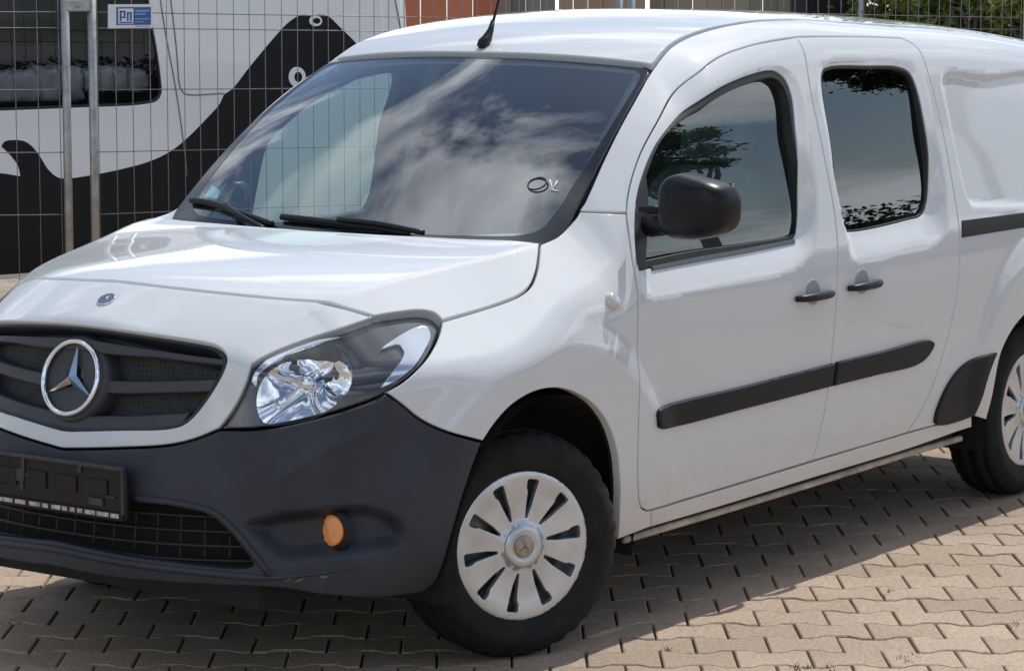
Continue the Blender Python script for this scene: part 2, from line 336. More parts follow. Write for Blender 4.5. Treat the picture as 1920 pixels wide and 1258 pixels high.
def panel(name, chart, loops, material, parent, gap=.004, r=.003, depth=.014, grid=.02, off=0., hole_gap=None, smooth=True, feats=()):
    """a sheet trimmed by loops (first the outline, then holes) whose edges roll inward; the rolled edge makes the panel gaps"""
    loops = [dedupe(np.asarray(l)) for l in loops]; V, NN, Fc = [], [], []; base = 0; cuv, cedge, rings = [], [], []
    for li, lp in enumerate(loops):
        if (area2(lp) > 0) != (li == 0): lp = lp[::-1]
        g = gap if li == 0 or hole_gap is None else hole_gap
        P = chart.ev(lp); n = chart.nrm(P); T = np.roll(P, -1, 0)-np.roll(P, 1, 0); T /= np.maximum(np.linalg.norm(T, axis=1)[:, None], 1e-9)
        b = np.cross(n, T); b /= np.maximum(np.linalg.norm(b, axis=1)[:, None], 1e-9)
        tuv = np.roll(lp, -1, 0)-np.roll(lp, 1, 0); left = np.c_[-tuv[:, 1], tuv[:, 0]]
        s = np.sum((chart.uv(P+b*.002)-chart.uv(P-b*.002))*left, 1)
        b = b*(1 if np.sum(s > 0) >= len(s)/2 else -1)
        u0 = chart.uv(P+b*(g/2+r)); P0 = chart.ev(u0); n0 = chart.nrm(P0)
        Q = [P0+n0*off, P+b*(g/2+.3*r)+n*(off-.3*r), P+b*(g/2)+n*(off-r), P+b*(g/2)+n*(off-depth)]
        M = [n0, n-b, -b+.15*n, -b]
        rings.append((u0, Q, M)); k = len(lp); cedge += [(len(cuv)+i, len(cuv)+(i+1) % k) for i in range(k)]; cuv += list(u0)
    allb = np.array(cuv); lo, hi = allb.min(0), allb.max(0); fpts = []
    for ft in feats:
        ft = dedupe(np.asarray(ft)); mk = inside(ft, rings[0][0])
        for q in rings[1:]: mk &= ~inside(ft, q[0])
        mk &= np.minimum.reduce([seg_dist(ft, q[0]) for q in rings]) > .004
        st_ = len(cuv)+len(fpts); ids = {}
        for i in np.where(mk)[0]: ids[i] = len(cuv)+len(fpts); fpts.append(ft[i])
        for i in ids:
            j = (i+1) % len(ft)
            if j in ids and np.linalg.norm(ft[i]-ft[j]) < .05: cedge.append((ids[i], ids[j]))
    gx, gy = np.meshgrid(np.arange(lo[0]+grid/2, hi[0], grid), np.arange(lo[1]+grid/2, hi[1], grid*.866)); gx[1::2] += grid/2; G = np.c_[gx.ravel(), gy.ravel()]
    m = inside(G, rings[0][0])
    for q in rings[1:]: m &= ~inside(G, q[0])
    G = G[m]
    if len(G): G = G[np.minimum.reduce([seg_dist(G, q[0]) for q in rings]) > grid*.45]
    if len(fpts):
        fp = np.array(fpts)
        if len(G): G = G[np.array([np.min((fp[:, 0]-g[0])**2+(fp[:, 1]-g[1])**2) for g in G]) > (grid*.4)**2]
        allb = np.vstack([allb, fp])
    pts = np.vstack([allb, G]) if len(G) else allb
    vo, eo, fo, ov, oe, of = delaunay_2d_cdt([Vector(p) for p in pts], cedge, [], 0, 1e-7)
    vo = np.array([tuple(v) for v in vo]); P = np.empty((len(vo), 3)); orig = np.array([o[0] if len(o) else -1 for o in ov])
    P = chart.ev(vo); n = chart.nrm(P); P = P+n*off
    fo = np.array(fo); cen = vo[fo].mean(1); m = inside(cen, rings[0][0])
    for q in rings[1:]: m &= ~inside(cen, q[0])
    fo = fo[m]
    fn = np.cross(P[fo[:, 1]]-P[fo[:, 0]], P[fo[:, 2]]-P[fo[:, 0]]); flip = np.sum(fn*n[fo[:, 0]], 1) < 0; fo[flip] = fo[flip][:, ::-1]
    V = list(P); NN = list(n); Fc = [tuple(f) for f in fo]; inv = {}
    for i, o in enumerate(orig):
        if o >= 0: inv.setdefault(o, i)
    st = 0
    for (u0, Q, M) in rings:
        k = len(u0); r0 = [inv.get(st+i, None) for i in range(k)]
        if any(v is None for v in r0):
            for i in range(k):
                if r0[i] is None: r0[i] = int(np.argmin(((vo-u0[i])**2).sum(1)))
        prev = r0
        for q in range(1, 4):
            cur = list(range(len(V), len(V)+k)); V += list(Q[q]); NN += list(M[q]/np.maximum(np.linalg.norm(M[q], axis=1)[:, None], 1e-9))
            for i in range(k):
                j = (i+1) % k; f = (prev[i], cur[i], cur[j], prev[j])
                if len(set(f)) == 4: Fc.append(f)
            prev = cur
        st += k
    V = np.array(V); NN = np.array(NN); out = []
    for f in Fc:                           # face winding follows the shading normals
        a, b, c = V[f[0]], V[f[1]], V[f[2]]; out.append(f if np.dot(np.cross(b-a, c-a), NN[f[0]]+NN[f[1]]+NN[f[2]]) >= 0 else tuple(reversed(f)))
    return mesh_obj(name, V, out, material, parent, NN if smooth else None, smooth)
def sym(uv, axis):
    """half outline that starts and ends on the centre line -> full symmetric loop"""
    h = uv[uv[:, axis] < -.006]; a, b = h[:1].copy(), h[-1:].copy(); a[0, axis] = b[0, axis] = 0; h = np.vstack([a, h, b]); m = h[::-1][1:-1].copy(); m[:, axis] *= -1; return np.vstack([h, m])
def clip_half(uv, axis):
    """keep the part of an open curve on the van's left (negative) side of the centre line"""
    k = np.where(uv[:, axis] <= 0)[0]; a, b = k[0], k[-1]; out = uv[a:b+1].copy(); return out

# ------------------------------------------------------------------ the white van
VAN = empty('delivery_van', (0, 0, 0), 'white delivery van with dark front bumper and black side rubbing strips on the paving', 'van')
C_ = 'c'
px_lamp = [(474, 683, C_), (500, 668), (560, 643), (640, 617), (703, 596), (745, 589), (790, 585), (815, 590), (827, 603), (822, 628), (808, 657), (782, 691), (745, 723), (715, 743), (640, 770), (560, 791), (480, 804), (414, 806, C_), (440, 766), (462, 722)]
px_door_top = [(1493, 70, C_), (1400, 88), (1340, 112), (1290, 150), (1240, 215), (1205, 280), (1185, 335), (1176, 380)]
px_door_front = [(1175, 400, C_), (1181, 450), (1190, 510), (1197, 600), (1199, 700), (1198, 800), (1197, 900), (1199, 938), (1204, 952), (1214, 958, C_)]
px_b_line = [(1524, 864, C_), (1545, 780), (1556, 705), (1566, 600), (1571, 500), (1565, 400), (1545, 290), (1520, 170)]
px_dw_out = [(1196, 498), (1205, 507), (1221, 508, C_), (1300, 493), (1400, 475), (1492, 457), (1509, 445), (1514, 414), (1507, 333), (1497, 253), (1489, 180), (1477, 149), (1460, 135), (1444, 133), (1394, 147), (1347, 169), (1300, 197), (1267, 224), (1233, 267), (1213, 307), (1198, 354), (1192, 390), (1190, 430), (1192, 470)]
px_sw_out = [(1545, 136), (1559, 126), (1630, 124), (1692, 127), (1711, 138), (1723, 165), (1741, 249), (1752, 312), (1755, 378), (1746, 404), (1719, 414), (1612, 436), (1594, 432), (1585, 414), (1572, 329), (1558, 249), (1545, 170)]
uv_dw = trace(px_dw_out, SIDE); uv_sw = trace(px_sw_out, SIDE)
# pressings of the flank: the ledge under each window, the pressed panel behind, and the flared arches
px_rec_f = [(1196, 420), (1200, 520), (1207, 548), (1218, 557), (1300, 545), (1400, 526), (1468, 510), (1503, 492), (1527, 455), (1533, 380), (1522, 280), (1507, 185), (1490, 140), (1462, 122), (1430, 124), (1385, 140), (1330, 168), (1290, 196), (1255, 228), (1222, 272), (1205, 310), (1195, 360)]
px_rec_s = [(1590, 445), (1593, 470), (1603, 487), (1625, 488), (1700, 473), (1752, 457), (1772, 435), (1776, 390), (1768, 310), (1752, 235), (1736, 155), (1720, 120), (1694, 113), (1630, 111), (1556, 114), (1535, 132), (1536, 180), (1552, 260), (1566, 340)]
uv_rf, uv_rs = trace(px_rec_f, SIDE), trace(px_rec_s, SIDE)
q = DS.pts(); add = np.zeros(len(q))
for outer, inner, dep in ((uv_rf, uv_dw, .036), (uv_rs, uv_sw, .034)):
    bb = (q[:, 0] > outer[:, 0].min()) & (q[:, 0] < outer[:, 0].max()) & (q[:, 1] > outer[:, 1].min()) & (q[:, 1] < outer[:, 1].max()); s = q[bb]
    io = inside(s, outer); ii = inside(s, inner); do = seg_dist(s, outer); di = seg_dist(s, inner); f = np.where(ii, 1, do/(do+di+1e-6))*io
    add[bb] -= dep*(.22+.78*sstep((1.36-s[:, 1])/.28))*(f*.75+.25*f*f*(3-2*f))
# pressed panel behind the sliding door
pp = SIDE.uv(cast([(1842, 390), (1822, 386), (1812, 365), (1790, 270), (1767, 154), (1772, 138), (1790, 133), (1850, 140)])); pp = smooth_path(np.vstack([pp, [(3.35, 1.53), (3.46, 1.49), (3.52, 1.3), (3.52, 1.13), (3.45, 1.07)]]), [0]*13)
d = seg_dist(q, pp); add -= .014*sstep(d/.022)*inside(q, pp)
def flare(cx, cz, r1, r0, h, up):
    dx, dz = q[:, 0]-cx, q[:, 1]-cz; dd = np.hypot(dx, dz*up); return h*sstep((r1-dd)/(r1-r0))*sstep((q[:, 1]-.25)/.2)
add += flare(-.01, .30, .66, .56, .014, 1.02) + flare(3.10, .30, .70, .58, .016, 1.0)
DS.v[:] = add.reshape(DS.v.shape)
# front fog pocket and the shelf lines of the bumper
def uvA(px): return FRONT.uv(cast([p[:2] for p in px]))
fog = uvA([(452, 985), (500, 962), (580, 951), (640, 943), (690, 943), (735, 955), (762, 978), (768, 1003), (755, 1028), (700, 1040), (600, 1052), (530, 1056), (490, 1030)])
fog = smooth_path(fog, [0]*len(fog)); fog[:, 0] = -fog[:, 0]/.9
q = DF.pts(); qm = q*[.9, 1]; fm = fog*[.9, 1]; bb = np.abs(q[:, 1]-fog[:, 1].mean()) < .2
dv = np.zeros(len(q)); ins = inside(qm[bb], fm); dd = seg_dist(qm[bb], fm); dv[bb] = -.042*sstep(dd/.045)*ins
# a swage that splits the corner of the bumper from its middle band
sw = uvA([(735, 775), (700, 800), (640, 828), (580, 860), (535, 895), (505, 940)]); sw = smooth_path(sw, [0]*len(sw), closed=False); sw[:, 0] *= -1
dd = seg_dist(qm, sw, False); e0, e1 = np.hypot(*(qm-sw[0]).T), np.hypot(*(qm-sw[-1]).T)
dv += .009*np.exp(-(dd/.020)**2)*sstep(e0/.10)*sstep(e1/.12)
DF.v[:] = dv.reshape(DF.v.shape)

LEFT = []                                  # side parts that also exist on the other flank
def sp(o): LEFT.append(o); return o
# --- bonnet
hood_px = [(225, 528), (300, 537), (400, 548), (500, 558), (592, 565, C_), (650, 579), (703, 594, C_), (745, 587), (790, 583), (815, 588), (829, 602, C_), (900, 582), (940, 569), (975, 554), (996, 536), (1007, 510), (1012, 480), (1014, 457, C_), (900, 447), (760, 440), (600, 432)]
h = TOP.uv(cast([p[:2] for p in hood_px])); hp = smooth_path(h, [len(p) > 2 for p in hood_px], .012, closed=False)
hood_uv = sym(hp, 1)
panel('bonnet_gap_black', TOP, [hood_uv], DARK, VAN, gap=-.02, r=.001, depth=.002, grid=.05, off=-.034)  # black sheet put below the bonnet seam, so the gap's shade is in its colour
xc_ = np.linspace(-.60, .165, 60); crs = [np.c_[xc_, sg_*yb_(xc_)] for sg_ in (-1, 1)]; crs += [np.c_[xc_, sg_*(yb_(xc_)+.012)] for sg_ in (-1, 1)]+[np.c_[xc_, sg_*(yb_(xc_)-.012)] for sg_ in (-1, 1)]
panel('bonnet', TOP, [hood_uv], WHITE, VAN, gap=.010, r=.004, depth=.03, grid=.016, feats=crs)
# --- nose panel with the grille opening
nose_px = [(225, 528), (300, 537), (400, 548), (500, 558), (592, 565, C_), (650, 579), (703, 595, C_), (640, 617), (560, 643), (500, 668), (474, 683, C_), (462, 722), (440, 766), (412, 804, C_), (365, 823), (318, 834), (222, 840), (112, 842)]
nu = FRONT.uv(cast([p[:2] for p in nose_px])); nose_uv = sym(smooth_path(nu, [len(p) > 2 for p in nose_px], .012, closed=False), 0)
gr_px = [(133, 607), (200, 615), (300, 628), (380, 640), (404, 646), (419, 656), (426, 672), (420, 695), (400, 732), (368, 776), (345, 796), (318, 804), (222, 807), (116, 809)]
gu = FRONT.uv(cast([p[:2] for p in gr_px])); grille_uv = sym(smooth_path(gu, [0]*len(gr_px), .012, closed=False), 0)
panel('nose_panel', FRONT, [nose_uv, grille_uv], WHITE, VAN, gap=.007, r=.004, depth=.03, grid=.014, hole_gap=0)
# --- bumper
bp_px = [(112, 842), (222, 840), (318, 834), (365, 823), (412, 805, C_), (480, 805), (560, 792), (640, 771), (715, 744), (724, 737, C_), (752, 757), (790, 787), (840, 810), (905, 829, C_), (886, 880), (865, 945), (847, 1010), (832, 1060), (817, 1092), (792, 1113, C_), (700, 1122), (600, 1116), (520, 1104), (400, 1099), (300, 1093), (200, 1083), (100, 1063)]
bu = FRONT.uv(cast([p[:2] for p in bp_px])); print('bumper end', bu[-3:]); bumper_uv = sym(smooth_path(bu, [len(p) > 2 for p in bp_px], .012, closed=False), 0)
lg_px = [(100, 925), (180, 932), (250, 939), (330, 948), (395, 968), (432, 1000), (468, 1045), (476, 1060), (460, 1066), (380, 1061), (240, 1042), (90, 1010)]
lu = FRONT.uv(cast([p[:2] for p in lg_px])); lgr_uv = sym(smooth_path(lu, [0]*len(lg_px), .012, closed=False), 0)
panel('front_bumper', FRONT, [bumper_uv, lgr_uv], PLASTIC, VAN, gap=.006, r=.006, depth=.035, grid=.012, hole_gap=0)
# --- wings, doors, body side
wing_px = [(829, 603, C_), (900, 582), (940, 569), (975, 554), (996, 536), (1007, 510), (1012, 480), (1014, 458, C_), (1050, 440), (1080, 408), (1087, 397, C_), (1130, 399), (1174, 401, C_)]+px_door_front[1:-1]+[(1214, 958, C_), (1222, 957, C_), (1221, 988, C_), (1158, 1012, C_), (1162, 960), (1163, 900), (1158, 850), (1143, 800), (1115, 760), (1075, 735), (1040, 728), (1000, 736), (960, 760), (930, 792), (906, 827, C_), (840, 809), (790, 786), (752, 756), (724, 736, C_), (745, 724), (783, 691), (809, 657), (823, 628)]
wing_uv = trace(wing_px, SIDE); sp(panel('front_wing', SIDE, [wing_uv], WHITE, VAN, r=.004, depth=.025, grid=.012))
door_px = px_door_front+[(1300, 932), (1400, 902)]+px_b_line+px_door_top
door_uv = trace(door_px, SIDE); sp(panel('front_door', SIDE, [door_uv, uv_dw], WHITE, VAN, depth=.025, grid=.014, hole_gap=0, feats=[uv_rf]))
px_slide_rear = [(1690, 72, C_), (1718, 88), (1738, 130), (1763, 225), (1781, 315), (1795, 400), (1800, 480), (1793, 560), (1775, 640), (1750, 720), (1728, 770), (1700, 812, C_)]
slide_px = [(1493, 70, C_), (1560, 69), (1640, 70)]+px_slide_rear+[(1620, 836)]+px_b_line
slide_uv = trace(slide_px, SIDE); sp(panel('sliding_door', SIDE, [slide_uv, uv_sw], WHITE, VAN, depth=.025, grid=.014, hole_gap=0, feats=[uv_rs]))
up = np.array([(x, float(zb_(x))-.004) for x in np.concatenate([np.linspace(.374, 1.3, 40), np.linspace(1.35, 3.74, 60)])])
arch_r = smooth_path(np.array([(3.50, .35), (3.47, .52), (3.36, .63), (3.22, .70), (3.05, .722), (2.90, .69), (2.77, .635), (2.685, .56), (2.645, .45), (2.62, .335)]), [0]*10, closed=False)
back = np.array([(3.76, 1.5), (3.775, 1.2), (3.775, .7), (3.77, .36)])
srev = SIDE.uv(cast([p[:2] for p in px_slide_rear])); sr = smooth_path(srev[::-1], [1]+[0]*(len(srev)-2)+[1], closed=False)
tp = SIDE.uv(cast([p[:2] for p in ([(1640, 70), (1560, 69), (1493, 70)]+px_door_top[1:]+[(1175, 399)])])); tpath = smooth_path(np.vstack([sr[-1:], tp]), [1]+[0]*(len(tp)-1)+[1], closed=False)
botl = SIDE.uv(cast([(1822, 779)]))
body_uv = np.vstack([up, back, arch_r, botl, sr[:-1], tpath])
sp(panel('body_side', SIDE, [body_uv], WHITE, VAN, depth=.025, grid=.018, feats=[pp, pp+(pp.mean(0)-pp)/np.maximum(np.linalg.norm(pp.mean(0)-pp, axis=1)[:, None], 1e-9)*.012, pp+(pp.mean(0)-pp)/np.maximum(np.linalg.norm(pp.mean(0)-pp, axis=1)[:, None], 1e-9)*.024]))
sill_px = [(1222, 958, C_), (1300, 934), (1400, 904), (1524, 866, C_), (1620, 837), (1700, 813, C_), (1822, 779, C_), (1822, 801, C_), (1700, 843), (1525, 896), (1350, 950), (1221, 988, C_)]
sill_uv = trace(sill_px, SIDE); sp(panel('sill', SIDE, [sill_uv], WHITE, VAN, gap=.003, depth=.04, grid=.016))
# rolled flange under the sill
fl = np.array([at_plane(p, y=-.868) for p in ((1170, 1012), (1350, 959), (1525, 906), (1700, 851), (1800, 822))])
b = tube('sill_flange', fl, .011, mat('sill_underside', (.46, .41, .34), .7, var=.4, vscale=12), VAN, 8); sp(b)
# rubbing strips
m1 = trace([(1231, 772), (1232, 800, C_), (1240, 804), (1400, 764), (1555, 724, C_), (1561, 681, C_), (1400, 722), (1243, 762)], SIDE); sp(panel('rubbing_strip', SIDE, [m1], MOULD, VAN, gap=.0, r=.006, depth=.018, grid=.02, off=.013))
m2 = trace([(1566, 679, C_), (1560, 723, C_), (1640, 703), (1715, 684), (1735, 669), (1748, 645), (1742, 638), (1650, 659)], SIDE); sp(panel('rubbing_strip', SIDE, [m2], MOULD, VAN, gap=.0, r=.006, depth=.018, grid=.02, off=.013))
# rail of the sliding door
rl = np.array([(2.475, 1.005), (2.475, .962), (3.55, .975), (3.55, 1.018)]); rl = smooth_path(SIDE.uv(cast([(1803, 414), (1803, 446)]))[[0, 1]].tolist()+[(3.55, .99), (3.55, 1.035)], [1, 1, 1, 1]); sp(panel('door_rail', SIDE, [rl], BLACKP, VAN, gap=0, r=.002, depth=.01, grid=.03, off=.003))
# rear arch cladding
cl = trace([(1866, 661, C_), (1830, 670), (1795, 693), (1770, 730), (1752, 775), (1750, 792), (1762, 797), (1800, 788), (1824, 778, C_), (1838, 745), (1850, 705)], SIDE); sp(panel('arch_cladding', SIDE, [cl], MOULD, VAN, gap=0, r=.008, depth=.02, grid=.015, off=.012))
# windows
px_dg = [(1215, 470, C_), (1300, 458), (1400, 452), (1478, 447, C_), (1497, 440), (1502, 414), (1501, 354), (1494, 270), (1481, 193), (1467, 158), (1452, 148), (1394, 162), (1347, 184), (1307, 208), (1272, 233), (1243, 262), (1224, 298), (1214, 334, C_)]
px_dg = [(1213, 488, C_), (1300, 470), (1400, 456), (1485, 440), (1500, 430), (1503, 410), (1498, 333), (1488, 253), (1479, 186), (1468, 159), (1455, 148), (1440, 147), (1394, 161), (1347, 183), (1307, 207), (1272, 232), (1243, 262), (1226, 296), (1213, 330, C_)]
uv_dg = trace(px_dg, SIDE)
sp(panel('door_window_seal', SIDE, [uv_dw, uv_dg], RUBBER, VAN, gap=.001, r=.003, depth=.036, grid=.015, off=-.003))
def flat_pane(name, loop, m_, inset):
    """glass: a gently bent sheet fitted through its frame"""
    P = SIDE.ev(loop); A = np.c_[np.ones(len(P)), P[:, 0], P[:, 2]]; co = np.linalg.lstsq(A, P[:, 1]+inset-.15*(P[:, 2]-1.28)**2, rcond=None)[0]
    ch = ChartFn(lambda uv: np.c_[uv[:, 0], np.c_[np.ones(len(uv)), uv[:, 0], uv[:, 1]] @ co+.15*(uv[:, 1]-1.28)**2, uv[:, 1]], lambda P: np.c_[P[:, 0], P[:, 2]]); ch.sgn = 1
    if ch.nrm(ch.ev(loop[:1]))[0, 1] > 0: ch.sgn = -1
    sp(panel(name, ch, [loop], m_, VAN, gap=-.006, r=.001, depth=.003, grid=.05))
flat_pane('door_window', uv_dg, GLASS_F, .026)
ctr = uv_sw.mean(0); uv_sg = ctr+(uv_sw-ctr)*[.965, .972]
sp(panel('sliding_door_window_seal', SIDE, [uv_sw, uv_sg], RUBBER, VAN, gap=.001, r=.002, depth=.034, grid=.012, off=-.003))
flat_pane('sliding_door_window', uv_sg, GLASS_D, .016)
ws_strip = trace([(1222, 508, C_), (1221, 500, C_), (1300, 484), (1400, 466), (1488, 449, C_), (1490, 457, C_), (1400, 475), (1300, 493)], SIDE)
sp(panel('waist_seal', SIDE, [ws_strip], mat('waist_strip', (.09, .09, .095), .35), VAN, gap=0, r=.002, depth=.012, grid=.03, off=.006))
# handles
def handle(px0, px1, pxc):
    P = cast([px0, px1]); n = normals_of(P); a, c = P[0]+n[0]*.03, P[1]+n[1]*.03; t = np.linspace(0, 1, 12)
    path = a+(c-a)*t[:, None]+n[0]*(-.024*(np.abs(2*t-1)**4))[:, None]; rad = .0135*(1-.35*np.abs(2*t-1)**3)
    o = tube('door_handle', path, rad, BLACKP, VAN, 12); sp(o)
    cuv = SIDE.uv(cast([pxc]))[0]; th = np.linspace(0, 2*math.pi, 28, endpoint=False); lp = np.c_[cuv[0]+.045*np.cos(th), cuv[1]+.040*np.sin(th)]
    sp(panel('handle_cup', SIDE, [lp], mat('handle_cup_grey', (.33, .34, .35), .5), VAN, gap=0, r=.002, depth=.004, grid=.02, off=.002))
handle((1490, 561), (1556, 549), (1524, 548)); handle((1588, 541), (1646, 529), (1616, 528))
# side repeater
cp = cast([(1147, 566)])[0]; n0 = normals_of(cp[None])[0]
sp(lathe('side_indicator', [(0, .026), (.008, .026), (.016, .022), (.020, .012), (.0205, .0)], cp-n0*.002, n0, CLEARIND, VAN, 20))
# --- roof
def roof_fn(uv):
    x, y = uv[:, 0], uv[:, 1]; yb = yb_(np.maximum(x, .914)); zb = zb_(np.maximum(x, .8)); zr = ZR(x); return np.c_[x, y, zr-(zr-zb)*np.minimum(np.abs(y)/yb, 1.1)**2.3]
ZR = PC([(.7, 1.53), (.842, 1.618), (.93, 1.657), (1.05, 1.693), (1.2, 1.721), (1.4, 1.742), (1.7, 1.756), (2.2, 1.752), (3.0, 1.722), (3.9, 1.65)])
ROOF = ChartFn(roof_fn, lambda P: P[:, :2].copy())
yy = np.linspace(0, -.612, 24); head = np.c_[.852+.185*yy**2, yy]; xs = np.linspace(.945, 3.72, 80); edge = np.c_[xs, -(yb_(xs)-.001)]
roof_uv = sym(np.vstack([head, edge, [(3.74, -.5), (3.76, 0)]]), 1)
panel('roof', ROOF, [roof_uv], WHITE, VAN, gap=.013, r=.005, depth=.03, grid=.03)
# --- windscreen
def ws_fn(uv):
    yn, t = uv[:, 0]/.7, uv[:, 1]/.88; s_ = np.sin(math.pi*np.clip(t, 0, 1))
    C = np.c_[.160+.678*t, 1.098+.516*t+.032*s_]; E = np.c_[.245+.661*t, 1.10+.485*t+.036*s_]; ye = .735-.05*t-.065*t**2; k = yn**2
    return np.c_[C[:, 0]+(E[:, 0]-C[:, 0])*k, yn*ye, C[:, 1]+(E[:, 1]-C[:, 1])*k]
def ws_inv(P):
    t = (P[:, 2]-1.098)/.5
    for _ in range(10):
        ye = .735-.05*t-.065*t**2; yn = P[:, 1]/ye; Z = ws_fn(np.c_[yn*.7, t*.88])[:, 2]; t = t-(Z-P[:, 2])/.5
    return np.c_[yn*.7, t*.88]
WS = ChartFn(ws_fn, ws_inv); WS.sgn = 1
e = ws_fn(np.array([[0, .4], [0, .41], [.01, .4]])); nn = np.cross(e[2]-e[0], e[1]-e[0]); WS.sgn = 1 if nn[0] < 0 else -1
def rrect(x0, x1, y0, y1, r0, r1):
    pts = []
    for cx, cy, a0, r in ((x1-r1, y1-r1, 0, r1), (x0+r1, y1-r1, 90, r1), (x0+r0, y0+r0, 180, r0), (x1-r0, y0+r0, 270, r0)):
        for a in np.linspace(a0, a0+90, 9): pts.append((cx+r*math.cos(R(a)), cy+r*math.sin(R(a))))
    p = np.array(pts); return smooth_path(p, [1]*len(p), .015)
ws_out = rrect(-.7, .7, -.02, .872, .03, .03); hw_ = [(0, .028), (.45, .032), (.58, .042), (.628, .066), (.645, .12), (.660, .28), (.674, .50), (.680, .72), (.676, .825), (.655, .852), (.60, .857)]; ws_in = smooth_path(np.array(hw_+[(0, .860)]+[(-a_, b_) for a_, b_ in hw_[:0:-1]]), [0]*22)
panel('windscreen_border', WS, [ws_out, ws_in], GLOSSB, VAN, gap=0, r=.002, depth=.006, grid=.03, off=.001)
panel('windscreen', WS, [ws_in], GLASS_W, VAN, gap=-.006, r=.001, depth=.002, grid=.04, off=0)
# --- grille, badge, number plate carrier
def grid_mesh_mat(name, col, sc):
    m = mat(name, col, .6); t = m.node_tree; b = t.nodes['Principled BSDF']; c = t.nodes.new('ShaderNodeTexCoord'); v = t.nodes.new('ShaderNodeTexVoronoi'); v.inputs['Scale'].default_value = sc; v.inputs['Randomness'].default_value = .15
    t.links.new(c.outputs['Object'], v.inputs['Vector']); r = t.nodes.new('ShaderNodeValToRGB'); r.color_ramp.elements[0].position = .30; r.color_ramp.elements[1].position = .42
    r.color_ramp.elements[0].color = (.002, .002, .002, 1); r.color_ramp.elements[1].color = (*col, 1); t.links.new(v.outputs['Distance'], r.inputs['Fac']); t.links.new(r.outputs['Color'], b.inputs['Base Color']); return m
GMESH = grid_mesh_mat('grille_mesh', (.022, .023, .026), 75)
def front_sym(px, corners=False, step=.012):
    u = FRONT.uv(cast([p[:2] for p in px])); return sym(smooth_path(u, [len(p) > 2 for p in px], step, closed=False), 0)
cg = grille_uv.mean(0)
panel('grille_backing', FRONT, [cg+(grille_uv-cg)*1.03], GMESH, VAN, gap=0, r=.001, depth=.002, grid=.03, off=-.062)
panel('grille_surround', FRONT, [grille_uv, cg+(grille_uv-cg)*[.97, .93]], PLASTIC, VAN, gap=.002, r=.003, depth=.06, grid=.03, off=-.012)
SLAT = mat('grille_slat', (.040, .043, .050), .42, var=.1)
for px in ([(133, 630), (200, 642), (300, 655), (424, 668, C_), (421, 681, C_), (300, 672), (200, 665), (133, 656)],
           [(133, 705), (210, 713), (300, 714), (404, 711, C_), (392, 735, C_), (300, 737), (200, 737), (133, 732)],
           [(120, 778), (180, 778), (260, 778), (352, 772, C_), (336, 798, C_), (300, 803), (220, 805), (116, 806)]):
    panel('grille_slat', FRONT, [front_sym(px)], SLAT, VAN, gap=0, r=.006, depth=.045, grid=.02, off=-.014)
SC_, ST = np.array([-.930, 0, .803]), .27; sn = np.array([-math.cos(ST), 0, math.sin(ST)]); sx_ = np.array([0, 1., 0]); sz_ = np.cross(sx_, sn)*-1
if sz_[2] < 0: sz_ = -sz_
lathe('badge_base', [(-.070, .122), (-.030, .120), (-.012, .112), (-.009, .106), (-.012, .100), (-.016, 0.)], SC_, sn, SLAT, VAN, 48)
lathe('badge_dish', [(-.013, .1005), (-.0145, .05), (-.015, 0.)], SC_, sn, GLOSSB, VAN, 40)
th = np.linspace(0, 2*math.pi, 64, endpoint=False)
star = tube('badge_ring', [SC_+.0965*(math.cos(t)*sx_+math.sin(t)*sz_) for t in th], .0072, CHROME, VAN, 10, closed=True)
def star_mesh(c, n, ex, ez, Ro, ri, hgt):
    V = [c+n*hgt]; Fc = []
    for k in range(3):
        a = math.pi/2+k*2*math.pi/3; V.append(c+Ro*(math.cos(a)*ex+math.sin(a)*ez)); a += math.pi/3; V.append(c+ri*(math.cos(a)*ex+math.sin(a)*ez))
    for i in range(1, 7): Fc.append((0, i, i % 6+1))
    return V, Fc
V_, F_ = star_mesh(SC_-sn*.006, sn, sx_, sz_, .094, .0155, .015); mesh_obj('badge_star', V_, F_, CHROME, VAN, smooth=False)
nb = cast([(200, 562)])[0]; nn_ = normals_of(nb[None])[0]; bx_ = np.array([0, 1., 0]); bz_ = np.cross(nn_, bx_)*-1; bz_ = bz_ if bz_[2] > 0 else -bz_
BADGEB = mat('badge_blue', (.10, .13, .20), .2, coat=1.)
lathe('bonnet_badge', [(0, .0255), (.003, .0255), (.004, .024)], nb, nn_, CHROME, VAN, 32); lathe('bonnet_badge_face', [(.0038, .0242), (.0039, 0.)], nb, nn_, BADGEB, VAN, 32)
V_, F_ = star_mesh(nb+nn_*.004, nn_, bx_, bz_, .015, .0028, .002); mesh_obj('bonnet_badge_star', V_, F_, CHROME, VAN, smooth=False)
# number plate carrier (no plate fitted)
PX0 = -1.012
box('plate_carrier', (PX0+.012, 0, .530), (.018, .530, .140), BLACKP, VAN, bev=.006)
PRIB = mat('plate_carrier_rib', (.035, .035, .037), .45, var=.3, vscale=30)
box('plate_carrier_rim', (PX0, 0, .5965), (.016, .530, .010), PRIB, VAN, bev=.003)
for sgn in (-1, 1): box('plate_carrier_rim', (PX0, sgn*.261, .535), (.012, .008, .115), PRIB, VAN, bev=.002)
PSTR = mat('plate_carrier_strip', (.45, .45, .46), .32, .6, var=.5, vscale=45)
yk = -.252
while yk < .24:
    wk = random.uniform(.02, .06); box('carrier_strip_piece', (PX0-.004, yk+wk/2, .4745), (.006, wk-.004, .011), PSTR, VAN); yk += wk+random.uniform(.001, .01)
box('carrier_lower_lip', (PX0+.002, 0, .472), (.016, .524, .022), BLACKP, VAN, bev=.004)
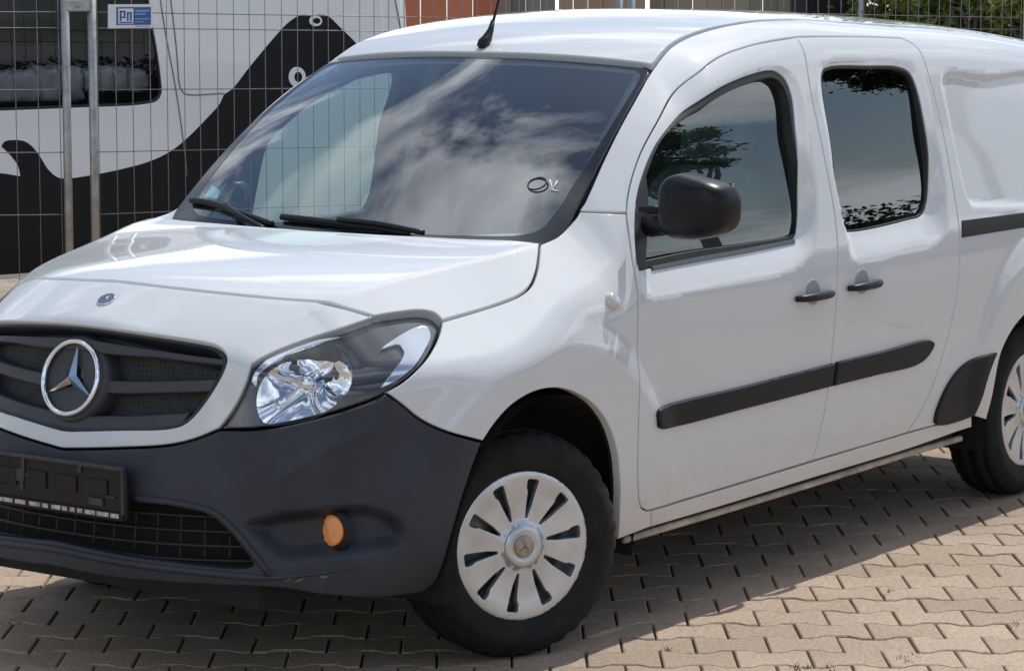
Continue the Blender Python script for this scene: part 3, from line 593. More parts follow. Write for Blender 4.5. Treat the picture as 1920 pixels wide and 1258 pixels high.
for k in range(14):
    yy_ = random.uniform(-.245, .235); zz = random.uniform(.492, .585); box('carrier_clip', (PX0+.003+random.uniform(-.0012, .0012), yy_, zz), (.008, random.choice((.006, .03, .05, .012)), random.choice((.005, .02, .035, .006))), PRIB, VAN, bev=.0015)
for y0_ in (-.17, -.06, .05, .16): box('carrier_slot', (PX0+.002, y0_, .54), (.007, .07, .045), BLACKP, VAN, bev=.002)
# lower intake
cl_ = lgr_uv.mean(0); panel('intake_backing', FRONT, [cl_+(lgr_uv-cl_)*1.06], DARK, VAN, gap=0, r=.001, depth=.002, grid=.03, off=-.075)
zlo, zhi = lgr_uv[:, 1].min(), lgr_uv[:, 1].max(); umax = lgr_uv[:, 0].max()
def band(u, z, off): P = FRONT.ev(np.c_[u, z]); return P+FRONT.nrm(P)*off
BAR = mat('intake_bar', (.009, .0095, .011), .55)
for k in range(4):
    zz = zlo+(zhi-zlo)*(.10+.235*k); u = np.linspace(-umax, umax, 121); zcurve = zz+.0*u; ok = inside(np.c_[u, zcurve], lgr_uv); u = u[ok]
    if len(u) > 4: u = np.concatenate([[u[0]-.012], u, [u[-1]+.012]]); tube('intake_bar', band(u, np.full(len(u), zz), -.034), .0048, BAR, VAN, 6)
for uu in np.arange(-umax, umax+.01, .062):
    z = np.linspace(zlo, zhi, 12); ok = inside(np.c_[np.full(12, uu), z], lgr_uv); z = z[ok]
    if len(z) > 2: tube('intake_divider', band(np.full(len(z), uu), z, -.042), .003, BAR, VAN, 6)
lo_px = [(110, 1030), (240, 1056), (380, 1073), (500, 1083), (560, 1079), (640, 1068), (740, 1046)]
lu2 = FRONT.uv(cast(lo_px)); lu2 = smooth_path(lu2, [0]*len(lu2), .02, closed=False); lu2 = lu2[lu2[:, 0] < -.015]; lu2 = np.vstack([lu2[::-1], lu2*[-1, 1]])
if lu2[0, 0] > lu2[-1, 0]: lu2 = lu2[::-1]
lu2 = np.vstack([lu2[lu2[:, 0] < 0][np.argsort(lu2[lu2[:, 0] < 0][:, 0])], lu2[lu2[:, 0] > 0][np.argsort(lu2[lu2[:, 0] > 0][:, 0])]]); P = FRONT.ev(lu2); tube('bumper_lip', P-FRONT.nrm(P)*.002, .0105*(1-.85*np.clip((np.abs(lu2[:, 0])/np.abs(lu2[:, 0]).max()-.55)/.45, 0, 1)), PLASTIC, VAN, 8)
ru = FRONT.uv(cast([(250, 934), (330, 943), (402, 962), (444, 1000), (482, 1047), (505, 1076)])); ru = smooth_path(ru, [0]*len(ru), .02, closed=False); P = FRONT.ev(ru); o = tube('intake_rib', P+FRONT.nrm(P)*.001, .009, PLASTIC, VAN, 8); sp(o)
SCF = mat('scuff_grey', (.16, .165, .17), .7)
for pxs in ([(531, 1091, C_), (546, 1082), (562, 1077, C_), (548, 1085)], [(551, 1092, C_), (560, 1086), (572, 1084, C_), (561, 1089)], [(598, 1081, C_), (608, 1079), (616, 1080, C_), (607, 1083)]): panel('scuff_mark', FRONT, [trace(pxs, FRONT, .004)], SCF, VAN, gap=0, r=.0003, depth=.0006, grid=.01, off=.0008)
# amber fog-pocket lamp
cp = cast([(625, 993)])[0]; ax = np.array([-1., -.04, .04]); ax /= np.linalg.norm(ax)
sp(lathe('amber_lamp', [(-.02, .041), (.000, .041), (.004, .038), (.003, .034), (.006, .029), (.005, .025), (.008, .019), (.007, .015), (.009, .008), (.009, 0.)], cp+ax*.012, ax, AMBER, VAN, 28))
sp(lathe('amber_lamp_bezel', [(-.02, .060), (.004, .056), (.006, .047), (-.004, .042)], cp+ax*.010, ax, BLACKP, VAN, 28))
# --- headlights
lamp_uv = trace(px_lamp, FRONT)
sp(panel('headlight_lens', FRONT, [lamp_uv], LENS, VAN, gap=.005, r=.006, depth=.012, grid=.014, off=.001))
cl_ = lamp_uv.mean(0); bowl_px = [(478, 760), (486, 716), (510, 680), (548, 656), (600, 640), (640, 646), (660, 672), (662, 712), (640, 752), (600, 778), (540, 792), (492, 792)]
bowl_uv = trace(bowl_px, FRONT); sp(panel('headlight_bezel', FRONT, [cl_+(lamp_uv-cl_)*.985, bowl_uv], BEZEL, VAN, gap=.004, r=.004, depth=.06, grid=.02, off=-.020, hole_gap=0))
CH2 = mat('lamp_chrome_trim', (.72, .74, .78), .12, 1.)
for pxl in ([(716, 648), (752, 622), (788, 606), (806, 608), (811, 624), (800, 650), (776, 684), (740, 714), (716, 726), (740, 690), (760, 652), (752, 640)], [(478, 725), (484, 700), (505, 680), (545, 656), (590, 640), (640, 626), (600, 630), (545, 645), (500, 668), (480, 690), (470, 715)]):
    sp(panel('headlight_trim', FRONT, [trace(pxl, FRONT)], CH2, VAN, gap=0, r=.002, depth=.02, grid=.012, off=-.012))
cc = cast([(572, 716)])[0]; ax = np.array([-.93, -.34, .02]); ax /= np.linalg.norm(ax); e1 = np.cross([0, 0, 1.], ax); e1 /= np.linalg.norm(e1); e2 = np.cross(ax, e1)
bl_ = dedupe(bowl_uv)[::2]; PB = FRONT.ev(bl_); PB = PB-FRONT.nrm(PB)*.024; cb = PB.mean(0); nr, ns = 12, len(PB); V_, F_ = [], []
for i in range(nr+1):
    rr = .06+.94*i/nr
    for k in range(ns): V_.append(cb+(PB[k]-cb)*rr*1.01-ax*(.105*(1-rr**2)+.006*math.floor(rr*4)/4*(1 if PB[k][2] > cb[2] else 0)))
F_ = [(i*ns+k, i*ns+(k+1) % ns, (i+1)*ns+(k+1) % ns, (i+1)*ns+k) for i in range(nr) for k in range(ns)]
sp(mesh_obj('headlight_reflector', V_, F_, REFLECT, VAN)); cc = cb+ax*.0
sp(lathe('headlight_bulb', [(-.11, .018), (-.050, .018), (-.035, .024), (-.020, .024), (-.012, .018), (-.010, 0.)], cc, ax, CHROME, VAN, 20))
o = panel('headlight_back', FRONT, [cl_+(lamp_uv-cl_)*.98], DARK, VAN, gap=0, r=.001, depth=.002, grid=.03, off=-.14); sp(o)
# --- inner skins, so that panel gaps and glass show trim and not daylight
INNER = mat('inner_trim_dark', (.030, .031, .033), .8)
for nm, lp, mt in (('wing_inner', [wing_uv], LINER), ('door_inner_trim', [door_uv, uv_dg], INNER), ('sill_inner', [sill_uv], UNDER)):
    sp(panel(nm, SIDE, lp, mt, VAN, gap=.003, r=.001, depth=.002, grid=.05, off=-.032))
pe = np.array([(x, -float(yb_(x))+.035, float(zb_(x))-.045) for x in np.linspace(.40, 1.3, 14)]); sp(tube('pillar_trim', pe, .030, INNER, VAN, 8))
panel('headliner', ROOF, [roof_uv], HEADLINER, VAN, gap=.03, r=.002, depth=.01, grid=.08, off=-.04)
for xw in (0., 3.09):
    V_, F_ = [], []; aa = np.linspace(-.25, math.pi+.25, 24)
    for yv in (-.885, -.52):
        for t in aa: V_.append((xw+.425*math.cos(t), yv, .315+.425*math.sin(t)))
    k = len(aa); F_ = [(i, i+1, k+i+1, k+i) for i in range(k-1)]+[tuple(range(k, 2*k))]
    V_ = np.array(V_); V_[:k, 2] = .315+(V_[:k, 2]-.315)*.96
    sp(mesh_obj('wheel_liner', V_, F_, LINER, VAN))
box('engine_bay', (-.36, 0, .60), (.62, .96, .56), DARK, VAN)
box('bulkhead_lower', (.22, 0, .67), (.30, 1.24, .70), DARK, VAN)
box('underbody', (1.55, 0, .30), (2.35, 1.52, .13), UNDER, VAN); box('floor_pan', (1.45, 0, .285), (4.45, 1.02, .13), UNDER, VAN)
box('front_subframe', (-.40, 0, .27), (.55, 1.0, .08), UNDER, VAN)
for o in ((.0, .24), (3.081, .28)): tube('axle', [(o[0], -.75, .30), (o[0], .75, .30)], .035, UNDER, VAN, 10)
# --- scuttle, wipers
V_, F_ = [], []; ys = np.linspace(-.735, .735, 31)
for y in ys: V_ += [(.095+.13*y*y, y, 1.098), (.15+.13*y*y, y, 1.082), (.23+.12*y*y, y, 1.100)]
F_ = [(3*i+a, 3*i+3+a, 3*i+4+a, 3*i+1+a) for i in range(30) for a in (0, 1)]; mesh_obj('scuttle', V_, F_, BLACKP, VAN)
gu_, gv_ = np.meshgrid(np.linspace(-.72, .72, 241), np.linspace(-.02, .88, 181)); GWS = ws_fn(np.c_[gu_.ravel(), gv_.ravel()]); rel = GWS-CAM; zz_ = rel@_d; GPX = np.c_[PW/2+FPX*(rel@CR)/zz_, PH/2-FPX*(rel@CU)/zz_]
def on_ws(px, off): k = np.argmin(((GPX-np.array(px))**2).sum(1)); return GWS[k]+off*np.array([-.6, 0, .8])
for pth, arm in ((((362, 380), (400, 388), (455, 405), (512, 426)), ((430, 396), (455, 418), (500, 440))), (((530, 413), (600, 420), (680, 430), (768, 443)), ((640, 424), (720, 438), (800, 448)))):
    P = [on_ws(p, .012) for p in pth]; tube('wiper_blade', catmull(np.array(P), .02), .010, BLACKP, VAN, 8)
    P = [on_ws(arm[0], .028), on_ws(arm[1], .035), on_ws(arm[2], .02)]; tube('wiper_arm', catmull(np.array(P), .02), .008, BLACKP, VAN, 8)
# little marks stuck inside the screen
rc = on_ws((1008, 348), .004); th = np.linspace(0, 2*math.pi, 28, endpoint=False); eu = np.array([0, -1., 0]); ev_ = np.array([.78, 0, .62])
tube('screen_ring_mark', [rc+.030*math.cos(t)*eu+.026*math.sin(t)*ev_ for t in th], .0026, mat('ring_mark_grey', (.03, .035, .04), .6), VAN, 6, closed=True)
WMARK = mat('white_mark', (.8, .82, .78), .6)
for a_, b_ in (((1030, 339), (1036, 357)), ((1036, 357), (1044, 341)), ((1034, 358), (1046, 360))): tube('screen_chalk_mark', [on_ws(a_, .002), on_ws(b_, .002)], .0022, WMARK, VAN, 6)
P = [on_ws(p, -.003) for p in ((383, 366), (406, 372), (412, 356), (396, 346))]; mesh_obj('screen_sticker', P, [(0, 1, 2, 3)], mat('sticker_cyan', (.25, .62, .75), .5), VAN)
# --- aerial
ab_ = roof_fn(np.array([[.905, -.01]]))[0]
tube('aerial_base', [ab_+np.array(v) for v in ((-.035, 0, -.004), (-.02, 0, .006), (0, 0, .016), (.022, 0, .045), (.034, 0, .075))], [.011, .017, .017, .010, .006], BLACKP, VAN, 10)
tube('aerial_rod', [ab_+np.array(v) for v in ((.030, 0, .06), (.12, 0, .26), (.21, 0, .46))], [.0048, .0036, .003], BLACKP, VAN, 8)
# --- door mirror
mc = at_plane((1313, 389), y=-1.035)
def mw(V):
    V = V.copy(); o_ = np.clip(-V[:, 1]/.112, -1, 1); V[:, 0] *= np.where(V[:, 0] > 0, .45, 1.0); V[:, 2] *= np.where(V[:, 2] < 0, .95-.22*np.clip(o_, 0, 1), 1-.22*np.clip(o_+.4, 0, 1.4)); V[:, 2] += .010*o_*0; V[:, 0] += .03*np.clip(o_, 0, 1)**2; return V
MIRR = mat('mirror_shell', (.0055, .006, .0085), .34, var=.15, vscale=6, spec=.28)
def door_mirror(side, fold):
    """side -1: swung out on the driver's side; the other one is folded back against its door"""
    objs = [superell('door_mirror', mc, (.085, .107, .096), MIRR, VAN, .55, .42, warp=mw), box('mirror_glass', mc+np.array([.036, 0, .004]), (.006, .17, .13), CHROME, VAN),
            tube('mirror_arm_cap', [(mc[0]-.045, -.862, mc[2]-.010), (mc[0]-.04, -.90, mc[2]-.010), (mc[0]-.03, -.945, mc[2]-.012)], [.010, .013, .011], MOULD, VAN, 10)]
    foot = tube('mirror_arm', [(mc[0]+.02, -.855, mc[2]-.055), (mc[0]+.01, -.90, mc[2]-.052), (mc[0]+.005, -.97, mc[2]-.04)], [.040, .036, .034], BLACKP, VAN, 12); objs.append(foot)
    if side > 0:
        for o in objs[:3]: bpy.data.objects.remove(o)      # the far mirror is off its foot: nothing of it shows in the photograph
        for v in foot.data.vertices: v.co.y *= -1; v.co.x += .20
        foot.data.flip_normals()
door_mirror(-1, 0); door_mirror(1, 1.35)
# --- cabin
V_, F_ = [], []; prof = [(.24, 1.02), (.30, 1.062), (.42, 1.070), (.60, 1.062), (.70, 1.035), (.74, .98), (.74, .75), (.66, .55), (.3, .5)]
ys = np.linspace(-.80, .80, 41)
for y in ys:
    for (x, z) in prof: V_.append((x+.10*(y/.8)**2, y, z+(.035*math.exp(-((y+.38)/.17)**2) if z > 1 and x > .4 else 0)))
k = len(prof); F_ = [(i*k+j, i*k+j+1, (i+1)*k+j+1, (i+1)*k+j) for i in range(40) for j in range(k-1)]; mesh_obj('dashboard', V_, F_, DASH, VAN)
sc_ = np.array([.86, -.38, 1.02]); sd = np.array([.80, 0, .60]); sa = np.array([0, 1., 0]); sb = np.cross(sd, sa); th = np.linspace(0, 2*math.pi, 40, endpoint=False)
sw_ = tube('steering_wheel', [sc_+.185*(math.cos(t)*sa+math.sin(t)*sb) for t in th], .015, BLACKP, VAN, 8, closed=True)
lathe('steering_hub', [(-.10, .03), (-.03, .06), (.0, .07), (.012, .05), (.014, 0)], sc_-sd*.02, sd, BLACKP, sw_, 20)
for yv in (-.38, .38):
    superell('seat_cushion', (1.30, yv, .62), (.27, .25, .09), SEAT, VAN, .5, .4)
    cy, sy = math.cos(.28), math.sin(.28); rt = np.array([[cy, 0, sy], [0, 1, 0], [-sy, 0, cy]])
    s_ = superell('seat_back', (1.58, yv, .92), (.075, .245, .34), SEAT, VAN, .5, .45, rot=rt)
    superell('headrest', (1.69, yv, 1.33), (.05, .13, .085), SEAT, VAN, .6, .5, rot=rt)
box('cabin_floor', (1.2, 0, .40), (1.7, 1.6, .04), UNDER, VAN)
BULK = mat('bulkhead', (.045, .05, .055), .8)
zs_ = [.38, .9, 1.05, 1.2, 1.35, 1.5, 1.6, 1.66]; hw = [.80, .84, .82, .79, .76, .70, .66, .58]; lp_ = [(y_, z_) for y_, z_ in zip(hw, zs_)]+[(-y_, z_) for y_, z_ in list(zip(hw, zs_))[::-1]]; V_ = [(x_, y_, z_) for x_ in (1.845, 1.875) for (y_, z_) in lp_]; n_ = len(lp_); mesh_obj('bulkhead', V_, [tuple(range(n_)), tuple(range(2*n_-1, n_-1, -1))]+[(i, (i+1) % n_, n_+(i+1) % n_, n_+i) for i in range(n_)], BULK, VAN, smooth=False); box('load_floor', (2.8, 0, .50), (1.8, 1.6, .04), UNDER, VAN)
# --- rear end
BACK = ChartFn(lambda uv: np.c_[3.775-.03*uv[:, 0]**2-.05*np.clip(uv[:, 1]-1.0, 0, 1)**2, uv[:, 0], uv[:, 1]], lambda P: P[:, 1:].copy()); BACK.sgn = 1
for s_ in (-1, 1):
    zz = np.linspace(.42, 1.60, 14); o_ = np.c_[s_*(wb(zz)*.98-.012), zz]; lp = np.vstack([o_, [(s_*.55, 1.63), (s_*.006, 1.635), (s_*.006, .42)]]); panel('rear_door', BACK, [smooth_path(lp, [1]*len(lp), .03)], WHITE, VAN, grid=.06, depth=.02)
    lp = np.array([(s_*.90, .80), (s_*.885, 1.12), (s_*.80, 1.12), (s_*.80, .80)]); panel('tail_light', BACK, [smooth_path(lp, [1]*4, .03)], mat('tail_red', (.35, .01, .01), .15, coat=1), VAN, grid=.04, off=.012, gap=0, r=.006)
box('rear_bumper', (3.80, 0, .42), (.12, 1.80, .22), PLASTIC, VAN, bev=.04)
# --- wheels
def wheel(cx, cy, cz, steer, side):
    root_ = empty('wheel', (cx, cy, cz)); root_.parent = VAN; root_.rotation_euler = (0, 0, steer if side < 0 else math.pi-steer if False else steer+math.pi)
    if side < 0: root_.rotation_euler = (0, 0, steer)
    ro = (0, 0, 0); ax = (0, -1, 0)
    R_, wd = .3155, .0975
    prof = [(-wd*.86, .200), (-wd*.98, .225), (-wd*1.02, .258), (-wd*.95, .288), (-wd*.80, .306), (-wd*.6, R_-.001), (-wd*.58, R_-.009), (-wd*.50, R_-.009), (-wd*.48, R_), (-wd*.1, R_+.001), (-wd*.09, R_-.008), (wd*.09, R_-.008), (wd*.1, R_+.001), (wd*.48, R_), (wd*.50, R_-.009), (wd*.58, R_-.009), (wd*.6, R_-.001), (wd*.80, .306), (wd*.95, .288), (wd*1.0, .272), (wd*1.025, .268), (wd*1.03, .258), (wd*1.01, .238), (wd*.99, .232), (wd*.985, .226), (wd*.90, .208), (wd*.80, .198)]
    t = lathe('tyre', prof, ro, ax, TYRE, root_, 108)
    m = t.data
    for i_, (h_, r_) in enumerate(prof):
        if abs(h_) > wd*.55 and r_ > .286:
            for k_ in range(0, 108, 3):
                v = m.vertices[i_*108+k_]; q_ = (r_-.0065)/r_; v.co.x *= q_; v.co.z *= q_
    for v in m.vertices:
        if v.co.z < -R_+.008: v.co.z = -R_+.006
    lathe('rim', [(-.05, .196), (.05, .196), (.060, .205), (.066, .206), (.060, .196), (.02, .188), (.012, .150), (.030, .135), (.034, .10), (.028, .07), (.030, .0)], ro, ax, STEEL, root_, 48)
    RC = .2137
    dep = PC([(0, .0905), (.05, .0905), (.062, .089), (.066, .083), (.09, .083), (.14, .084), (.185, .087), (.200, .0865), (.208, .084), (.2137, .080), (.23, .07)])
    ch = ChartFn(lambda uv: np.c_[uv[:, 0], -dep(np.hypot(uv[:, 0], uv[:, 1])), uv[:, 1]], lambda P: np.c_[P[:, 0], P[:, 2]])
    th = np.linspace(0, 2*math.pi, 220, endpoint=False); loops = [np.c_[RC*np.cos(th), RC*np.sin(th)]]
    for k in range(10):
        a = math.pi/2-R(9)+k*2*math.pi/10; rad = np.array([math.cos(a), math.sin(a)]); tan = np.array([-math.sin(a), math.cos(a)])
        sh = [(.078, -.003), (.110, -.012), (.145, -.017), (.178, -.022), (.183, -.019), (.184, .007), (.180, .013), (.162, .012), (.150, .006), (.120, .005), (.078, .003)]
        lp = np.array([rad*r_+tan*w_ for r_, w_ in sh]); loops.append(smooth_path(lp, [1]*len(lp), .008))
    panel('wheel_cover', ch, loops, COVER, root_, gap=0, r=.003, depth=.016, grid=.012, hole_gap=0)
    lathe('hub_ring', [(.089, .060), (.0925, .059), (.0925, .040), (.0905, .036), (.089, .033)], ro, ax, COVER, root_, 40)
    HUB = MATS.get('hub_emblem') or mat('hub_emblem', (.40, .33, .28), .4, .4, var=.3, vscale=60)
    lathe('hub_cap', [(.089, .033), (.095, .030), (.097, .024), (.0975, 0)], ro, ax, HUB, root_, 28)
    V_, F_ = star_mesh(np.array([0, -.0972, 0]), np.array([0, -1., 0]), np.array([1., 0, 0]), np.array([0, 0, 1.]), .020, .0035, .003); mesh_obj('hub_star', V_, F_, STEEL, root_, smooth=False)
    for k in range(5):
        a = R(20)+k*2*math.pi/5; lathe('wheel_bolt', [(.028, .012), (.05, .012), (.052, .0)], (.092*math.cos(a), 0, .092*math.sin(a)), ax, COVER, root_, 6)
    return root_
ST_ = .4205
def wc(face_c, outn): return face_c-outn*.086
for side in (-1, 1):
    n_ = np.array([-math.sin(ST_), -math.cos(ST_), 0]) if side < 0 else np.array([math.sin(ST_), math.cos(ST_), 0]); piv = np.array([0, side*.71, .312]); c = wc(piv+n_*.14, n_); wheel(*c, -ST_, side)
    n_ = np.array([0, side, 0.]); c = wc(np.array([3.081, side*.85, .312]), n_); wheel(*c, 0, side)
for o in LEFT: mirror_of(o, VAN)

# ------------------------------------------------------------------ ground and paving
def tint_mat(name, c1, c2, rough, src, rndscale=1.):
    m = mat(name, c1, rough, bump=.55, bscale=260, coords='Generated' if False else 'Object'); t = m.node_tree; b = t.nodes['Principled BSDF']
    if src == 'object': a = t.nodes.new('ShaderNodeObjectInfo'); rnd = a.outputs['Random']
    else: a = t.nodes.new('ShaderNodeAttribute'); a.attribute_name = 'tint'; rnd = a.outputs['Fac']
    g = t.nodes.new('ShaderNodeNewGeometry'); n = t.nodes.new('ShaderNodeTexNoise'); n.inputs['Scale'].default_value = 80; n.inputs['Detail'].default_value = 7; n.inputs['Roughness'].default_value = .7; t.links.new(g.outputs['Position'], n.inputs['Vector'])
    n3 = t.nodes.new('ShaderNodeTexNoise'); n3.inputs['Scale'].default_value = 1.3; n3.inputs['Detail'].default_value = 5; t.links.new(g.outputs['Position'], n3.inputs['Vector'])
    r = t.nodes.new('ShaderNodeMix'); r.data_type = 'RGBA'; r.inputs[6].default_value = (*c1, 1); r.inputs[7].default_value = (*c2, 1); t.links.new(rnd, r.inputs[0])
    mr = t.nodes.new('ShaderNodeMapRange'); mr.inputs['From Min'].default_value = .25; mr.inputs['From Max'].default_value = .75; mr.inputs['To Min'].default_value = .52; mr.inputs['To Max'].default_value = 1.36; t.links.new(n.outputs['Fac'], mr.inputs['Value'])
    mr3 = t.nodes.new('ShaderNodeMapRange'); mr3.inputs['From Min'].default_value = .3; mr3.inputs['From Max'].default_value = .7; mr3.inputs['To Min'].default_value = .80; mr3.inputs['To Max'].default_value = 1.12; t.links.new(n3.outputs['Fac'], mr3.inputs['Value'])
    mu = t.nodes.new('ShaderNodeMath'); mu.operation = 'MULTIPLY'; t.links.new(mr.outputs[0], mu.inputs[0]); t.links.new(mr3.outputs[0], mu.inputs[1])
    vm = t.nodes.new('ShaderNodeVectorMath'); vm.operation = 'SCALE'; t.links.new(r.outputs[2], vm.inputs[0]); t.links.new(mu.outputs[0], vm.inputs['Scale']); t.links.new(vm.outputs[0], b.inputs['Base Color'])
    # relief from world position so that no two stones repeat
    for l in list(b.inputs['Normal'].links):
        bump = l.from_node; bump.inputs['Distance'].default_value = .0035; src_n = bump.inputs['Height'].links[0].from_node; t.links.new(g.outputs['Position'], src_n.inputs['Vector'])
    return m
PAV1 = tint_mat('paver_concrete', (.375, .288, .202), (.475, .355, .262), .85, 'object'); PAV2 = tint_mat('paver_concrete_far', (.375, .288, .202), (.475, .355, .262), .85, 'attr')
SAND = mat('joint_sand', (.10, .075, .048), .95, var=.4, vscale=30, col2=(.19, .145, .095), bump=.5, bscale=200)
ground = mesh_obj('ground', [(-60, -60, -.016), (90, -60, -.016), (90, 90, -.016), (-60, 90, -.016)], [(0, 1, 2, 3)], SAND, smooth=False); tag(ground, kind='structure')
PL, PP, PA = .205, .169, .0145            # stone length, course pitch, half wave of its waist
RA = R(-54); rd = np.array([math.cos(RA), math.sin(RA)]); cd = np.array([-rd[1], rd[0]])
def wave(u):
    """edge profile: wide at both ends, narrow in the waist"""
    t = np.abs(((u+PL/2) % PL)-PL/2); return PA*np.clip((t-.050)/.016, -1, 1)
g2 = .0024; us = np.array([-PL/2+g2, -.066, -.034, .034, .066, PL/2-g2])
top = np.c_[us, PP/2-g2+wave(us)]; out = np.vstack([top, top[::-1]*[1, -1]]); k12 = len(out)
def ring(ins, z):
    c = out.copy(); c[:, 0] -= np.sign(c[:, 0])*ins*np.array([1, .5, .5, .5, .5, 1, 1, .5, .5, .5, .5, 1]); c[:, 1] -= np.sign(c[:, 1])*ins; return np.c_[c, np.full(k12, z)]
PV = np.vstack([ring(.0045, 0), ring(.0012, -.003), ring(0, -.016)])
PF = [tuple(range(k12))[::-1]]+[(a*k12+i, a*k12+(i+1) % k12, (a+1)*k12+(i+1) % k12, (a+1)*k12+i) for a in (0, 1) for i in range(k12)]
e = PV[[PF[0][0], PF[0][1], PF[0][2]]]
if np.cross(e[1]-e[0], e[2]-e[0])[2] < 0: PF = [tuple(reversed(f)) for f in PF]
pme = bpy.data.meshes.new('paver'); pme.from_pydata([tuple(v) for v in PV], [], PF); pme.materials.append(PAV1); pme.update()
def project(P): rel = P-CAM; z = rel@_d; return np.c_[PW/2+FPX*(rel@CR)/z, PH/2-FPX*(rel@CU)/z]
vis_poly = np.array([(-30, 1025), (130, 1048), (520, 1085), (790, 1105), (830, 1180), (900, 1220), (1000, 1215), (1090, 1165), (1145, 1050), (1160, 1000), (1820, 800), (1775, 850), (1800, 905), (1850, 925), (1950, 905), (1950, 1290), (-30, 1290)], float)
org = np.array([-.03, -.02]); cells = []
for j in range(-46, 66):
    for i in range(-46, 58):
        c = org+rd*(i*PL+(PL/2 if j % 2 else 0))+cd*(j*PP)
        if -5 < c[0] < 7.5 and -6 < c[1] < 6.5: cells.append(c)
cells = np.array(cells); pp_ = project(np.c_[cells, np.zeros(len(cells))]); dist = np.linalg.norm(cells-CAM[:2], axis=1)
near_ = np.zeros(len(cells), bool)
for du, dv_ in ((-.1, -.08), (.1, -.08), (.1, .08), (-.1, .08), (0, 0)):
    near_ |= inside(project(np.c_[cells+rd*du+cd*dv_, np.zeros(len(cells))]), vis_poly)
order = [i for i in np.argsort(dist) if near_[i]]; print('pavers in view', len(order)); chosen = set(order[:300])
zrot = Matrix.Rotation(RA, 4, 'Z')
for i in order[:300]:
    o = bpy.data.objects.new('paver', pme); COL.objects.link(o); o.parent = ground
    tilt = rng.normal(0, .006, 2); o.location = (cells[i][0], cells[i][1], float(rng.normal(-.001, .0012))); o.rotation_euler = (tilt[0], tilt[1], RA+float(rng.normal(0, .006))+(math.pi if rng.random() < .5 else 0))
V_, F_, tint = [], [], []; ca, sa_ = math.cos(RA), math.sin(RA); rot2 = np.array([[ca, -sa_], [sa_, ca]])
for i in range(len(cells)):
    if i in chosen: continue
    b0 = len(V_)*1; b0 = len(V_); q_ = np.c_[PV[:, :2] @ rot2.T+cells[i], PV[:, 2]+rng.normal(-.001, .0012)]; V_ += list(q_); F_ += [tuple(b0+a for a in f) for f in PF]; tint += [rng.random()]*len(PV)
pr_ = mesh_obj('paving_field', V_, F_, PAV2, ground, smooth=False); at = pr_.data.attributes.new('tint', 'FLOAT', 'POINT'); at.data.foreach_set('value', tint); tag(pr_, kind='stuff')
# a far apron of the same paving, too far off to tell the stones apart
apron = []
fm = mat('paving_far', (.30, .245, .19), .9, var=.25, vscale=6)
for k_, (x0, x1, y0, y1) in enumerate(((7.5, 90, -60, 90), (-60, -5, -60, 90), (-5, 7.5, 6.5, 90), (-5, 7.5, -60, -6))):
    apron.append(mesh_obj('paving_apron', [(x0, y0, -.002), (x1, y0, -.002), (x1, y1, -.002), (x0, y1, -.002)], [(0, 1, 2, 3)], fm, smooth=False)); tag(apron[-1], kind='structure')
# weeds and crumbs in the joints
WEED = mat('weed_green', (.10, .13, .03), .8, var=.4, vscale=40); V_, F_ = [], []
for px in ((1690, 1232), (1700, 1240), (1712, 1228), (1552, 1250), (1497, 1254), (1510, 1250), (1565, 1256), (1490, 1248), (1905, 1172), (1250, 1217), (40, 1160), (30, 1168), (1655, 1115), (1668, 1108)):
    c = at_plane(px, z=0)
    for _ in range(14):
        a = random.uniform(0, 6.28); l = random.uniform(.008, .022); b = np.array([random.gauss(0, .012), random.gauss(0, .008), -.004]); d_ = np.array([math.cos(a)*.7, math.sin(a)*.7, random.uniform(.3, 1.0)])*l; w_ = np.array([-math.sin(a), math.cos(a), 0])*.0022
        n_ = len(V_); V_ += [c+b-w_, c+b+w_, c+b+d_]; F_.append((n_, n_+1, n_+2))
tag(mesh_obj('joint_weeds', V_, F_, WEED, None, smooth=False), 'tufts of weed growing in the paving joints', 'weeds', kind='stuff')

# ------------------------------------------------------------------ wire fence
ZINC = mat('galvanised_tube', (.36, .37, .37), .45, .7, var=.25, vscale=14, rvar=.1); WIRE = mat('galvanised_wire', (.20, .20, .205), .5, .6, var=.2, vscale=20)
POST = np.array([3.545, 4.34]); FD = np.array([.969, -.248]); FN = np.array([.248, .969])
def fence_panel(p0, dirv, length, label, slope=0., step=.098, posts=(0, 1), rows=(.14, .44, .745, 1.045, 1.345, 1.64, 1.715, 1.94), skip=()):
    p0 = np.asarray(p0, float); fe = empty('wire_fence', (p0[0], p0[1], 0), label, 'fence', 'mobile wire fences')
    t = np.array([dirv[0], dirv[1], slope]); up = np.array([0, 0, 1.])
    for e_ in posts:
        b = t*(.02 if e_ == 0 else length-.02); tube('post', [b+up*.02, b+up*2.0], .0205, ZINC, fe, 14)
    for z in (.06, 1.985): tube('rail', [t*.02+up*z, t*(length-.02)+up*z], .016, ZINC, fe, 10)
    vm_ = None; n = int((length-.1)/step)
    for i in range(n+1):
        if vm_ is None: vm_ = tube('wire', [up*.06, up*1.985], .0021, WIRE, fe, 6); o = vm_
        else: o = vm_.copy(); link(o, fe)
        o.location = t*(.05+i*step); o.rotation_euler = (random.gauss(0, .002), random.gauss(0, .002), 0)
    foot_m = MATS.get('foot_concrete') or mat('foot_concrete', (.22, .21, .20), .9, var=.2); box('foot', t*(length-.02)+up*.065, (.68, .22, .13), foot_m, fe, rot=[[FN[0], FD[0], 0], [FN[1], FD[1], 0], [0, 0, 1]], bev=.02)
    for z in rows:
        tube('cross_wire', [t*.02+up*z-np.array([FN[0], FN[1], 0])*.004, t*(length-.02)+up*z-np.array([FN[0], FN[1], 0])*.004], .0026, WIRE, fe, 6)
    return fe
LD = np.array([-.60, .80])
pl_ = POST+np.array([-.583, .813])*.045; prt = POST+np.array([.583, -.813])*.045
